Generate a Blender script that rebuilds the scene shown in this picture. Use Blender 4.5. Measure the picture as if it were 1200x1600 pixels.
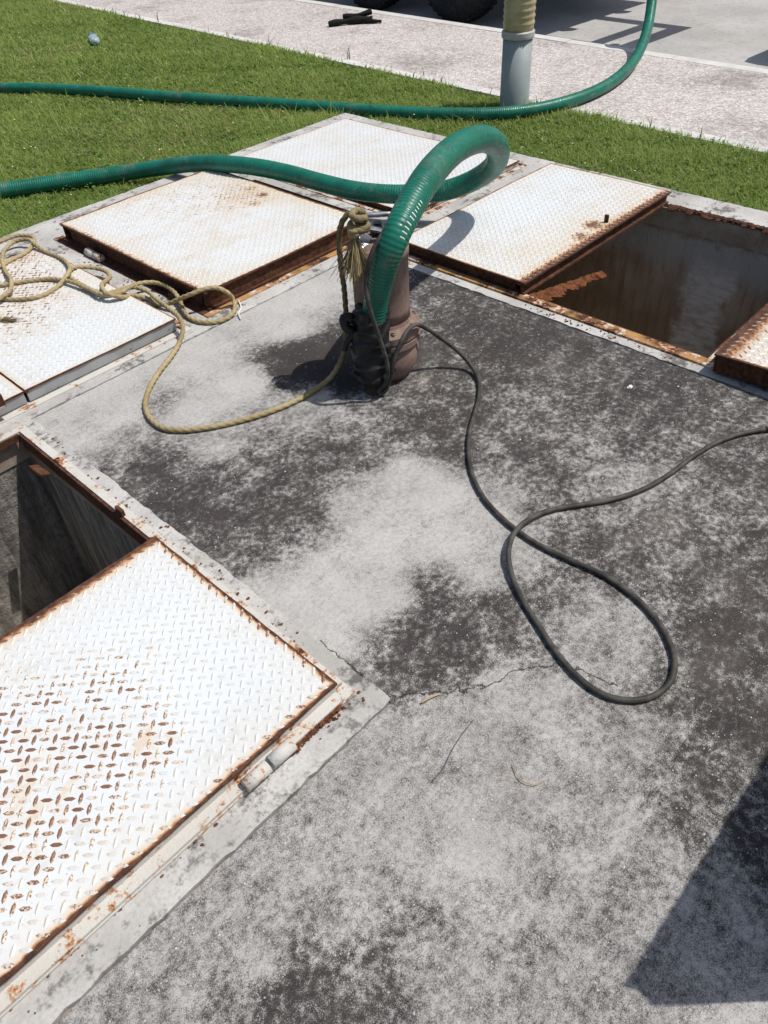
import bpy, bmesh, math, random
import numpy as np
from mathutils import Vector, Matrix

for o in list(bpy.data.objects): bpy.data.objects.remove(o)
S = bpy.context.scene
COL = S.collection
random.seed(7); RNG = np.random.default_rng(7)

# ------------------------------------------------------------------ camera
cam_d = bpy.data.cameras.new('camera'); cam = bpy.data.objects.new('camera', cam_d); COL.objects.link(cam)
cam_d.sensor_fit = 'VERTICAL'; cam_d.sensor_height = 36.0; cam_d.lens = 1178.65/1600*36.0
cam_d.clip_start = 0.05; cam_d.clip_end = 600
cam.matrix_world = Matrix(((0.68537413, 0.52473957, -0.5048868, 0), (-0.72627886, 0.44237391, -0.526141, 0),
                           (-0.05273825, 0.72729204, 0.68429889, 1.5), (0, 0, 0, 1)))
S.camera = cam
# ------------------------------------------------------------------ sky and sun
SUN = Vector((0.377, -0.377, 1.0)).normalized()
w = bpy.data.worlds.new('World'); S.world = w; w.use_nodes = True
nt = w.node_tree; nt.nodes.clear()
sk = nt.nodes.new('ShaderNodeTexSky'); sk.sky_type = 'NISHITA'; sk.sun_disc = False
sk.sun_elevation = math.asin(SUN.z); sk.sun_rotation = math.atan2(SUN.x, SUN.y)
sk.air_density = 1.2; sk.dust_density = 2.5; sk.ozone_density = 1.0
bg = nt.nodes.new('ShaderNodeBackground'); bg.inputs['Strength'].default_value = 0.10
wo = nt.nodes.new('ShaderNodeOutputWorld')
nt.links.new(sk.outputs[0], bg.inputs[0]); nt.links.new(bg.outputs[0], wo.inputs[0])
sl = bpy.data.lights.new('sun', 'SUN'); sl.energy = 4.2; sl.angle = math.radians(0.55); sl.color = (1.0, 0.965, 0.91)
so = bpy.data.objects.new('sun', sl); COL.objects.link(so)
so.rotation_euler = SUN.to_track_quat('Z', 'Y').to_euler(); so.location = (6, -6, 16)
S.view_settings.view_transform = 'Standard'; S.view_settings.look = 'None'
S.view_settings.exposure = 0.0; S.view_settings.gamma = 1.0; S.view_settings.use_curve_mapping = False
S.render.engine = 'CYCLES'

# ------------------------------------------------------------------ node helper
class NM:
    def __init__(s, name, rough=.8, spec=.3):
        s.m = bpy.data.materials.new(name); s.m.use_nodes = True
        s.t = s.m.node_tree; s.t.nodes.clear()
        s.b = s.t.nodes.new('ShaderNodeBsdfPrincipled'); s.out = s.t.nodes.new('ShaderNodeOutputMaterial')
        s.t.links.new(s.b.outputs[0], s.out.inputs[0])
        s.b.inputs['Roughness'].default_value = rough
        s.b.inputs['Specular IOR Level'].default_value = spec
        s.tc = s.t.nodes.new('ShaderNodeTexCoord'); s.geo = s.t.nodes.new('ShaderNodeNewGeometry')
        s.P = s.geo.outputs['Position']; s.O = s.tc.outputs['Object']
    def set(s, sock, v):
        if isinstance(v, bpy.types.NodeSocket): s.t.links.new(v, sock)
        elif isinstance(v, (tuple, list)) and len(v) == 3 and sock.type == 'RGBA': sock.default_value = (*v, 1)
        else: sock.default_value = v
    def noise(s, scale, detail=3, rough=.55, vec=None, dist=0, col=False):
        n = s.t.nodes.new('ShaderNodeTexNoise'); n.inputs['Scale'].default_value = scale
        n.inputs['Detail'].default_value = detail; n.inputs['Roughness'].default_value = rough; n.inputs['Distortion'].default_value = dist
        s.set(n.inputs['Vector'], s.P if vec is None else vec); return n.outputs[1 if col else 0]
    def vor(s, scale, vec=None, out='Distance', feat='F1'):
        n = s.t.nodes.new('ShaderNodeTexVoronoi'); n.feature = feat; n.inputs['Scale'].default_value = scale
        s.set(n.inputs['Vector'], s.P if vec is None else vec); return n.outputs[out]
    def mth(s, op, a, b=0.0, c=None):
        n = s.t.nodes.new('ShaderNodeMath'); n.operation = op
        s.set(n.inputs[0], a); s.set(n.inputs[1], b)
        if c is not None: s.set(n.inputs[2], c)
        return n.outputs[0]
    def vm(s, op, a, b=(0, 0, 0)):
        n = s.t.nodes.new('ShaderNodeVectorMath'); n.operation = op; s.set(n.inputs[0], a)
        if op == 'SCALE': s.set(n.inputs['Scale'], b)
        else: s.set(n.inputs[1], b)
        return n.outputs['Value'] if op in ('DISTANCE', 'LENGTH', 'DOT_PRODUCT') else n.outputs[0]
    def ss(s, v, a, b, lo=0.0, hi=1.0):
        n = s.t.nodes.new('ShaderNodeMapRange'); n.interpolation_type = 'SMOOTHSTEP'
        s.set(n.inputs['Value'], v); s.set(n.inputs['From Min'], a); s.set(n.inputs['From Max'], b)
        s.set(n.inputs['To Min'], lo); s.set(n.inputs['To Max'], hi); return n.outputs[0]
    def mix(s, f, a, b):
        n = s.t.nodes.new('ShaderNodeMix'); n.data_type = 'RGBA'
        s.set(n.inputs['Factor'], f); s.set(n.inputs['A'], a); s.set(n.inputs['B'], b)
        return n.outputs['Result']
    def mul(s, a, f):      # colour times scalar
        return s.vm('SCALE', a, f)
    def attr(s, name, out='Fac'):
        n = s.t.nodes.new('ShaderNodeAttribute'); n.attribute_name = name; return n.outputs[out]
    def sep(s, v):
        n = s.t.nodes.new('ShaderNodeSeparateXYZ'); s.set(n.inputs[0], v); return n.outputs
    def scalev(s, v, sc):
        return s.vm('MULTIPLY', v, sc)
    def bump(s, h, strength=.4, dist=.002):
        n = s.t.nodes.new('ShaderNodeBump'); n.inputs['Strength'].default_value = strength; n.inputs['Distance'].default_value = dist
        s.set(n.inputs['Height'], h); s.t.links.new(n.outputs[0], s.b.inputs['Normal'])
    def col(s, c): s.set(s.b.inputs['Base Color'], c)
    def rough(s, v): s.set(s.b.inputs['Roughness'], v)

RUST_D, RUST_M, RUST_O = (.040, .018, .012), (.105, .044, .024), (.36, .15, .05)
PAINT = (.62, .65, .668)
def rust_color(n, scale=60):
    a = n.noise(scale, 5, .65); b = n.noise(scale*.22, 3)
    c = n.mix(n.ss(a, .35, .65), RUST_D, RUST_M)
    return n.mix(n.ss(b, .5, .75, 0, .5), c, (.20, .085, .04))

# concrete of the middle slab, dark biological staining carried by the point attribute "stain"
def mat_slab(crack):
    n = NM('weathered_concrete', .9, .2)
    st = n.mth('MULTIPLY_ADD', n.mth('SUBTRACT', n.attr('stain'), .5), 1.25, .47)
    a = n.noise(3.2, 4, .6); b = n.noise(15, 4, .6); c = n.noise(60, 3, .6)
    nz = n.mth('ADD', n.mth('ADD', n.mth('MULTIPLY', n.mth('SUBTRACT', a, .5), .6), n.mth('MULTIPLY', n.mth('SUBTRACT', b, .5), 1.15)), n.mth('MULTIPLY', n.mth('SUBTRACT', c, .5), .95))
    s = n.mth('ADD', st, n.mth('MULTIPLY', nz, n.ss(st, .30, .66, .62, 1.0)))
    g = n.noise(240, 5, .8); g2 = n.noise(560, 2, .7)
    gg = n.mth('ADD', n.mth('MULTIPLY', g, .65), n.mth('MULTIPLY', g2, .35))
    gg = n.mth('MULTIPLY_ADD', n.mth('SUBTRACT', gg, .5), 3.5, .5)
    wd = n.ss(st, .45, .62, .42, .31); m = n.ss(n.mth('SUBTRACT', s, gg), n.mth('MULTIPLY', wd, -1.0), wd)
    light = n.mix(n.noise(5, 3), (.35, .338, .322), (.53, .515, .49))
    light = n.mix(n.ss(n.noise(90, 4, .7), .38, .72, 0, .55), light, (.26, .25, .24))
    dark = n.mix(n.noise(7, 3), (.015, .0125, .012), (.044, .036, .033))
    cc = n.mix(n.mth('MULTIPLY', m, .97), light, dark)
    tw = n.noise(5, 5, .7, vec=n.scalev(n.vm('ADD', n.P, n.vm('SCALE', n.noise(1.3, 2, col=True), .8)), (1.0, 6.0, 1)))
    cc = n.mix(n.ss(tw, .55, .75, 0, .18), cc, (.30, .295, .285))
    cc = n.mix(n.ss(n.noise(2.3, 3, .6, vec=n.vm('ADD', n.P, (7, 3, 0))), .55, .75, 0, .25), cc, (.24, .215, .19))
    cc = n.mix(n.ss(n.noise(300, 3, .8), .58, .68, 0, .38), cc, (.40, .39, .375))
    sp = n.ss(n.vor(70), .16, .08)          # pale exposed aggregate
    sp = n.mth('MULTIPLY', sp, n.ss(n.noise(30, 2), .48, .58, 0, .8))
    cc = n.mix(sp, cc, (.52, .51, .49))
    pit = n.mth('MULTIPLY', n.ss(n.vor(46), .09, .04), n.ss(n.noise(21, 2), .56, .62, 0, .85))
    cc = n.mix(pit, cc, (.04, .035, .03))
    # cracks: distance to a wandering polyline
    wv = n.vm('ADD', n.P, n.vm('SCALE', n.vm('SUBTRACT', n.noise(28, 4, .7, col=True), (.5, .5, .5)), .045))
    dmin = None
    for p, q in zip(crack[:-1], crack[1:]):
        d = Vector((q[0]-p[0], q[1]-p[1], 0)); L2 = d.length_squared
        rel = n.vm('MULTIPLY', n.vm('SUBTRACT', wv, (p[0], p[1], 0)), (1, 1, 0))
        tt = n.mth('DIVIDE', n.vm('DOT_PRODUCT', rel, tuple(d)), L2)
        tt = n.mth('MINIMUM', n.mth('MAXIMUM', tt, 0.0), 1.0)
        dd = n.vm('LENGTH', n.vm('SUBTRACT', rel, n.vm('SCALE', tuple(d), tt)))
        dmin = dd if dmin is None else n.mth('MINIMUM', dmin, dd)
    ck = n.ss(dmin, .0026, .0008)
    cc = n.mix(n.mth('MULTIPLY', ck, .85), cc, (.02, .018, .016))
    n.col(cc); n.bump(n.mth('ADD', n.mth('SUBTRACT', g, n.mth('MULTIPLY', ck, 3.0)), n.mth('MULTIPLY', b, .6)), .5, .0022)
    return n.m
def mat_rim():
    n = NM('pale_mortar', .9, .2)
    a = n.noise(4, 4); b = n.noise(120, 4, .7); c = n.noise(30, 4, .7)
    cc = n.mix(n.ss(a, .3, .7), (.36, .345, .325), (.52, .505, .48))
    cc = n.mix(n.ss(b, .35, .75, 0, .5), cc, (.27, .26, .245))
    cc = n.mix(n.ss(n.mth('ADD', n.mth('MULTIPLY', c, .5), n.mth('MULTIPLY', n.noise(7, 3), .5)), .50, .62, 0, .85), cc, (.085, .08, .075))
    fl = n.mth('MULTIPLY', n.ss(n.vor(55), .14, .08), n.ss(n.noise(9, 2), .52, .6, 0, .9))
    cc = n.mix(fl, cc, (.07, .032, .02))
    n.col(cc); n.bump(b, .4, .002); return n.m
def mat_pit(grey_patch=False, name='pit_concrete'):
    n = NM(name, .97, .03)
    v = n.scalev(n.P, (9, 9, 1.0)); a = n.noise(3, 5, .65, vec=v); b = n.noise(40, 5, .7); c = n.noise(2.2, 3)
    cc = n.mix(n.ss(a, .3, .72), (.13, .12, .105), (.38, .355, .315))
    cc = n.mix(n.ss(b, .45, .75, 0, .6), cc, (.08, .07, .06))
    if grey_patch:
        cc = n.mix(n.ss(c, .4, .7), (.30, .225, .16), (.46, .39, .31))
        cc = n.mix(n.ss(a, .45, .7, 0, .75), cc, (.24, .165, .11))
        p = n.sep(n.vm('ADD', n.P, n.vm('SCALE', n.vm('SUBTRACT', n.noise(7, 4, .7, col=True), (.5, .5, .5)), .22)))
        yy = n.mth('ABSOLUTE', n.mth('SUBTRACT', p[1], n.mth('MULTIPLY_ADD', p[2], -.06, 1.275)))
        mk = n.mth('MULTIPLY', n.ss(yy, .135, .075), n.ss(p[2], -.17, -.32))
        top = n.mth('MULTIPLY', n.ss(p[2], -.36, -.2), n.ss(p[2], -.11, -.15))
        cc = n.mix(n.mth('MULTIPLY', top, .75), cc, (.44, .45, .44))
        cc = n.mix(n.mth('MULTIPLY', mk, n.ss(n.noise(14, 4, .7, vec=n.scalev(n.P, (1, 1, 3))), .3, .6, .35, 1)), cc, (.68, .68, .67))
    n.col(cc); n.bump(n.mth('ADD', a, n.mth('ADD', b, n.noise(14, 5, .75))), .9, .012); return n.m
def mat_pebble():
    n = NM('pebble_wash', .85, .25)
    v = n.vor(75, out='Color'); d = n.vor(75); sx = n.sep(v)
    cc = n.mix(sx[0], (.46, .41, .385), (.72, .69, .67))
    cc = n.mix(n.ss(sx[1], .62, .9, 0, .8), cc, (.30, .24, .215))
    cc = n.mix(n.ss(d, .35, .65, 0, .5), cc, (.30, .27, .25))
    ds = n.mth('ADD', n.mth('MULTIPLY', n.noise(1.4, 4, .65), .6), n.mth('MULTIPLY', n.noise(22, 4, .7), .4))
    cc = n.mix(n.ss(ds, .47, .68, 0, .62), cc, (.14, .125, .11))
    n.col(cc); n.bump(d, .8, -.004); return n.m
def mat_simple_conc(name, c1, c2, sc=3.0, dirt=.5):
    n = NM(name, .88, .2)
    a = n.noise(sc, 5, .65); b = n.noise(sc*22, 4, .7)
    cc = n.mix(n.ss(a, .3, .7), c1, c2)
    cc = n.mix(n.ss(b, .5, .75, 0, dirt), cc, tuple(x*.4 for x in c1))
    n.col(cc); n.bump(b, .35, .002); return n.m

def mat_plate(name, hx, hy, ew, tint=.5, seedv=(0, 0, 0), cream=.4):
    """white painted tread plate; ew = rust band width in from edges (-x,+x,-y,+y)"""
    n = NM(name, .42, .35)
    o = n.sep(n.O); P = n.vm('ADD', n.P, seedv)
    wob = n.mth('MULTIPLY', n.mth('SUBTRACT', n.noise(16, 5, .7, vec=P), .5), .10)
    wob2 = n.mth('MULTIPLY', n.mth('SUBTRACT', n.noise(70, 4, .7, vec=P), .5), .03)
    ds = [n.mth('DIVIDE', n.mth('ADD', o[0], hx), ew[0]), n.mth('DIVIDE', n.mth('SUBTRACT', hx, o[0]), ew[1]),
          n.mth('DIVIDE', n.mth('ADD', o[1], hy), ew[2]), n.mth('DIVIDE', n.mth('SUBTRACT', hy, o[1]), ew[3])]
    d = n.mth('MINIMUM', n.mth('MINIMUM', ds[0], ds[1]), n.mth('MINIMUM', ds[2], ds[3]))
    d = n.mth('ADD', d, n.mth('MULTIPLY', n.mth('ADD', wob, wob2), 18))
    patch = n.attr('patch')
    base = n.mix(n.ss(n.noise(2.5, 4, .6, vec=P), .35, .75, 0, .5), PAINT, (.56, .57, .56))
    base = n.mix(n.ss(n.noise(160, 3, .6, vec=P), .5, .8, 0, .25), base, (.47, .47, .45))
    lg = n.noise(1.7, 5, .65, vec=P); md = n.noise(9, 5, .7, vec=n.scalev(P, (1, 1.6, 1)))
    base = n.mix(n.mth('MULTIPLY', n.ss(n.mth('ADD', n.mth('MULTIPLY', lg, .6), n.mth('MULTIPLY', md, .4)), .42, .66), cream), base, (.56, .475, .36))
    base = n.mix(n.mth('MULTIPLY', n.ss(md, .55, .7), .3), base, (.40, .385, .36))
    base = n.mix(n.ss(d, 12.0, 1.5, 0, .42*cream+.12), base, (.58, .475, .33))
    pm = n.mth('ADD', patch, n.mth('MULTIPLY', n.mth('SUBTRACT', n.noise(30, 5, .75, vec=P), .5), 2.2))
    pm2 = n.mth('MULTIPLY', n.ss(pm, .35, 1.0), n.ss(patch, .02, .2))
    base = n.mix(n.mth('MULTIPLY', pm2, tint), base, (.58, .42, .24))
    pm3 = n.mth('MULTIPLY', n.ss(pm, .95, 1.3), n.ss(patch, .5, .7))
    base = n.mix(pm3, base, (.17, .085, .05))
    base = n.mix(n.ss(d, 2.6, 1.2, 0, .55), base, (.58, .43, .26))
    base = n.mix(n.ss(d, 1.35, .85), base, (.42, .20, .085))
    cc = n.mix(n.ss(d, 1.0, .55), base, rust_color(n, 70))
    # chipped paint
    ch = n.mth('MULTIPLY', n.ss(n.noise(75, 3, .6, vec=P), .70, .72), n.ss(n.noise(6, 2, vec=P), .5, .6))
    cc = n.mix(ch, cc, (.05, .055, .06))
    n.col(cc); n.rough(n.ss(d, .5, 1.2, .85, .38)); n.bump(n.noise(90, 4, .7, vec=P), .15, .001)
    return n.m
def mat_lug():
    n = NM('tread_paint', .42, .35)
    at = n.mth('MULTIPLY', n.attr('wear'), .85); g = n.noise(185, 4, .75); g2 = n.noise(60, 3)
    m = n.ss(n.mth('SUBTRACT', at, n.mth('MULTIPLY_ADD', n.mth('SUBTRACT', g, .5), 2.2, .5)), -.02, .05)
    halo = n.ss(n.mth('SUBTRACT', at, n.mth('MULTIPLY_ADD', n.mth('SUBTRACT', g2, .5), 1.6, .5)), -.45, .15, 0, .7)
    cc = n.mix(n.mth('MULTIPLY', n.ss(n.noise(1.7, 5, .65), .38, .66), .45), PAINT, (.56, .485, .38))
    cc = n.mix(n.ss(n.noise(45, 3, .7), .5, .75, 0, .35), cc, (.44, .42, .39))
    cc = n.mix(halo, cc, (.60, .42, .24))
    cc = n.mix(m, cc, n.mix(g2, (.09, .048, .034), (.30, .15, .08)))
    n.col(cc); return n.m
def mat_rust(name='rusted_steel', paint=0.0, yellow=0.0):
    n = NM(name, .88, .2)
    r = rust_color(n, 55)
    if yellow: r = n.mix(n.ss(n.noise(9, 3), .4, .62, 0, yellow), r, (.46, .27, .10))
    if paint:
        v = n.mth('ADD', n.mth('MULTIPLY', n.noise(13, 4, .65), .6), n.mth('MULTIPLY', n.noise(75, 4, .7), .4))
        k = .5+(paint-.5)*.34
        r = n.mix(n.ss(v, k+.06, k+.0), r, (.40, .20, .09))
        r = n.mix(n.ss(v, k+.01, k-.05), r, n.mix(n.noise(6, 3), (.46, .43, .38), (.58, .57, .54)))
    n.col(r); n.bump(n.noise(140, 5, .75), .8, .0025); return n.m
def mat_grey_paint():
    n = NM('grey_painted_steel', .55, .35)
    a = n.noise(25, 4, .7); b = n.noise(8, 3)
    cc = n.mix(n.ss(b, .3, .7), (.26, .27, .27), (.36, .365, .36))
    cc = n.mix(n.ss(a, .62, .68), cc, (.10, .05, .03)); n.col(cc); n.bump(a, .2, .001); return n.m
def mat_hose(name, band):
    n = NM(name, .42, .4)
    u = n.attr('along'); w_ = n.mth('SINE', n.mth('MULTIPLY', u, 2*math.pi/band))
    a = n.noise(7, 4, .65); b = n.noise(70, 4, .7); c = n.noise(25, 3)
    cc = n.mix(n.ss(a, .3, .7), (.003, .095, .058), (.007, .150, .098))
    cc = n.mix(n.ss(w_, -.2, .9, 0, .35), cc, (.012, .165, .115))
    scr = n.mth('MULTIPLY', n.ss(n.noise(22, 5, .75), .54, .70), n.ss(b, .42, .6))
    cc = n.mix(n.mth('MULTIPLY', scr, .55), cc, (.21, .235, .20))
    cc = n.mix(n.ss(c, .56, .75, 0, .55), cc, (.008, .040, .028))
    cc = n.mix(n.mth('MULTIPLY', n.ss(n.noise(4.5, 4, .7), .55, .72), n.ss(b, .3, .65, .1, .6)), cc, (.17, .155, .115))
    n.col(cc); n.rough(n.ss(b, .3, .7, .24, .52)); n.bump(n.mth('ADD', w_, n.mth('MULTIPLY', b, .8)), .35, .0012); return n.m
def mat_rope():
    n = NM('sisal_rope', .95, .1)
    u = n.attr('along'); a = n.noise(9, 3); b = n.noise(300, 3, .7); tw = n.attr('valley')
    cc = n.mix(n.ss(a, .3, .7), (.33, .255, .135), (.50, .41, .235))
    cc = n.mix(n.ss(b, .35, .7, 0, .55), cc, (.21, .155, .075))
    dirt = n.attr('soil'); cc = n.mix(n.mth('MULTIPLY', dirt, n.ss(b, .2, .7, .55, .95)), cc, (.11, .085, .045))
    n.col(cc); n.bump(b, .9, .002); return n.m
def mat_plain(name, c, rough=.6, spec=.3, var=.35, sc=30, c2=None, metal=0, bump=.15):
    n = NM(name, rough, spec); a = n.noise(sc, 4, .65)
    c2 = c2 or tuple(x*(1-var) for x in c)
    n.col(n.mix(n.ss(a, .35, .7), c, c2)); n.b.inputs['Metallic'].default_value = metal
    if bump: n.bump(n.noise(sc*5, 4, .7), bump, .001)
    return n.m
def mat_pump():
    n = NM('pump_paint', .75, .2)
    a = n.noise(11, 5, .7); b = n.noise(80, 4, .7); v = n.noise(14, 4, .6, vec=n.scalev(n.P, (2.5, 2.5, .3)))
    cc = n.mix(n.ss(a, .3, .7), (.165, .105, .086), (.245, .175, .148))
    cc = n.mix(n.ss(v, .45, .7, 0, .65), cc, (.27, .205, .17))
    cc = n.mix(n.ss(b, .55, .75, 0, .6), cc, (.06, .04, .03))
    n.col(cc); n.bump(b, .35, .0015); return n.m
def mat_grass():
    n = NM('grass_blades', .55, .25)
    c = n.attr('tint', 'Color'); n.col(c)
    tr = n.t.nodes.new('ShaderNodeBsdfTranslucent'); n.set(tr.inputs[0], n.mul(c, 1.1))
    mx = n.t.nodes.new('ShaderNodeMixShader'); mx.inputs[0].default_value = .45
    n.t.links.new(n.b.outputs[0], mx.inputs[1]); n.t.links.new(tr.outputs[0], mx.inputs[2]); n.t.links.new(mx.outputs[0], n.out.inputs[0])
    return n.m

# ------------------------------------------------------------------ mesh helpers
def link(o, parent=None):
    COL.objects.link(o)
    if parent: o.parent = parent
    return o
def tag(o, label=None, cat=None, group=None, kind=None):
    for k, v in (('label', label), ('category', cat), ('group', group), ('kind', kind)):
        if v: o[k] = v
    return o
def empty(name, loc, label, cat, group=None, rot=(0, 0, 0)):
    o = bpy.data.objects.new(name, None); o.empty_display_size = .1; o.location = loc; o.rotation_euler = rot
    return tag(link(o), label, cat, group)
def mesh_obj(name, V, F, mat, parent=None, smooth=False, attrs=None, loc=None):
    me = bpy.data.meshes.new(name); me.from_pydata([tuple(v) for v in V], [], [tuple(f) for f in F])
    if mat: me.materials.append(mat)
    for k, a in (attrs or {}).items():
        at = me.attributes.new(k, 'FLOAT', 'POINT'); at.data.foreach_set('value', np.asarray(a, dtype=np.float32))
    if smooth: me.polygons.foreach_set('use_smooth', [True]*len(me.polygons))
    me.update(); o = bpy.data.objects.new(name, me)
    if loc is not None: o.location = loc
    return link(o, parent)
class MB:
    def __init__(s): s.V = []; s.F = []
    def add(s, V, F):
        k = len(s.V); s.V += [tuple(v) for v in V]; s.F += [tuple(i+k for i in f) for f in F]; return s
    def box(s, x0, x1, y0, y1, z0, z1, c=0.0):
        if c <= 0:
            V = [(x, y, z) for z in (z0, z1) for x, y in ((x0, y0), (x1, y0), (x1, y1), (x0, y1))]
            return s.add(V, [(3, 2, 1, 0), (4, 5, 6, 7), (0, 1, 5, 4), (1, 2, 6, 5), (2, 3, 7, 6), (3, 0, 4, 7)])
        bm = bmesh.new(); bmesh.ops.create_cube(bm, size=1)
        for v in bm.verts: v.co = ((x0+x1)/2+v.co.x*(x1-x0), (y0+y1)/2+v.co.y*(y1-y0), (z0+z1)/2+v.co.z*(z1-z0))
        bmesh.ops.bevel(bm, geom=bm.edges[:], offset=c, segments=2, profile=.6, affect='EDGES')
        bm.verts.index_update(); s.add([v.co[:] for v in bm.verts], [[v.index for v in f.verts] for f in bm.faces]); bm.free(); return s
    def lathe(s, prof, n=32, ctr=(0, 0, 0), axis='Z', closed=False):
        V = []; F = []
        for r, z in prof:
            for i in range(n):
                a = 2*math.pi*i/n; p = (r*math.cos(a), r*math.sin(a), z)
                if axis == 'X': p = (z, p[0], p[1])
                elif axis == 'Y': p = (p[1], z, p[0])
                V.append((p[0]+ctr[0], p[1]+ctr[1], p[2]+ctr[2]))
        m = len(prof)
        for j in range(m-1 if not closed else m):
            for i in range(n):
                F.append((j*n+i, j*n+(i+1) % n, ((j+1) % m)*n+(i+1) % n, ((j+1) % m)*n+i))
        if not closed: F.append(tuple(range(n-1, -1, -1))); F.append(tuple((m-1)*n+i for i in range(n)))
        return s.add(V, F)
    def jag_strip(s, p0, p1, out, width, thick, amp, n=40, drop=0.0, seed=0, ampin=0.0, taper=0.0):
        """flat strip from p0 to p1, its outer edge eaten away unevenly"""
        r = random.Random(seed); p0 = Vector(p0); p1 = Vector(p1); out = Vector(out).normalized(); V = []; F = []; k = 0.0
        for i in range(n+1):
            t = i/n; k = .6*k+r.uniform(-1, 1)*amp; e = max(.004, width*(1-taper*t)+k); b = p0.lerp(p1, t)+out*(-r.random()*ampin)
            q = b+out*e+Vector((0, 0, -drop*(1+.5*r.random())))
            for v in (b, q, q-Vector((0, 0, thick)), b-Vector((0, 0, thick))): V.append(v[:])
        for i in range(n):
            a = 4*i
            for j in range(4): F.append((a+j, a+(j+1) % 4, a+4+(j+1) % 4, a+4+j))
        F += [(3, 2, 1, 0), (4*n, 4*n+1, 4*n+2, 4*n+3)]
        return s.add(V, F)
    def obj(s, name, mat, parent=None, smooth=False, loc=None): return mesh_obj(name, s.V, s.F, mat, parent, smooth, None, loc)

def spline(pts, step):
    P = np.array(pts, float); P = np.vstack([2*P[0]-P[1], P, 2*P[-1]-P[-2]]); out = []
    for i in range(1, len(P)-2):
        L = np.linalg.norm(P[i+1]-P[i]); k = max(2, int(L/step)); t = np.linspace(0, 1, k, endpoint=False)[:, None]
        p0, p1, p2, p3 = P[i-1], P[i], P[i+1], P[i+2]
        # centripetal-like tangents keep uneven spacing from overshooting
        d1 = np.linalg.norm(p1-p0)+1e-6; d2 = np.linalg.norm(p2-p1)+1e-6; d3 = np.linalg.norm(p3-p2)+1e-6
        m1 = d2*((p1-p0)/d1*d2+(p2-p1)/d2*d1)/(d1+d2); m2 = d2*((p2-p1)/d2*d3+(p3-p2)/d3*d2)/(d2+d3)
        out.append((2*t**3-3*t**2+1)*p1+(t**3-2*t**2+t)*m1+(-2*t**3+3*t**2)*p2+(t**3-t**2)*m2)
    out.append(P[-2][None]); return np.vstack(out)
def smooth_pts(P, it):
    for _ in range(it): P[1:-1] = P[1:-1]*.5+(P[:-2]+P[2:])*.25
    return P
def frames(P):
    T = np.gradient(P, axis=0); T /= np.linalg.norm(T, axis=1)[:, None]+1e-9
    a = np.array([0, 0, 1.0]) if abs(T[0, 2]) < .9 else np.array([1.0, 0, 0]); N = np.zeros_like(P)
    v = a-T[0]*a.dot(T[0]); v /= np.linalg.norm(v); N[0] = v
    for i in range(1, len(P)):
        v = N[i-1]-T[i]*N[i-1].dot(T[i]); N[i] = v/(np.linalg.norm(v)+1e-9)
    return T, N, np.cross(T, N)
def tube(name, P, rad, mat, parent=None, seg=16, twist=0.0, lobe=0.0, nl=3, attrs=None, caps=True):
    T, N, B = frames(P); n = len(P); rad = np.broadcast_to(np.asarray(rad, float), (n,))
    s_ = np.concatenate([[0], np.cumsum(np.linalg.norm(np.diff(P, axis=0), axis=1))])
    th = 2*np.pi*np.arange(seg)/seg
    ph = th[None]*np.ones((n, 1)); lb = 1+lobe*np.cos(nl*(th[None]-twist*s_[:, None]*2*np.pi))
    r = rad[:, None]*lb
    V = P[:, None]+N[:, None]*(np.cos(ph)*r)[..., None]+B[:, None]*(np.sin(ph)*r)[..., None]
    V = V.reshape(-1, 3); F = []
    i = np.arange(n-1)[:, None]*seg; j = np.arange(seg)[None]; j2 = (np.arange(seg)+1)[None] % seg
    Q = np.stack([i+j, i+j2, i+seg+j2, i+seg+j], -1).reshape(-1, 4).tolist()
    if caps: Q.append(list(range(seg-1, -1, -1))); Q.append([(n-1)*seg+k for k in range(seg)])
    A = {'along': np.repeat(s_, seg)}
    for k, v in (attrs or {}).items(): A[k] = np.repeat(np.asarray(v(s_, P)), seg)
    return mesh_obj(name, V, Q, mat, parent, True, A)

M_RIM = mat_rim(); M_RUST = mat_rust(); M_RUSTP = mat_rust('rusted_painted_steel', .55); M_RUSTY = mat_rust('yellow_rusted_steel', .35, .8)
M_RUSTW = mat_rust('white_painted_steel', .72); M_GREYP = mat_grey_paint(); M_LUG = mat_lug()
M_FLAKE = mat_plain('rust_scale', (.17, .065, .03), .95, .1, .6, 60)
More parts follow.
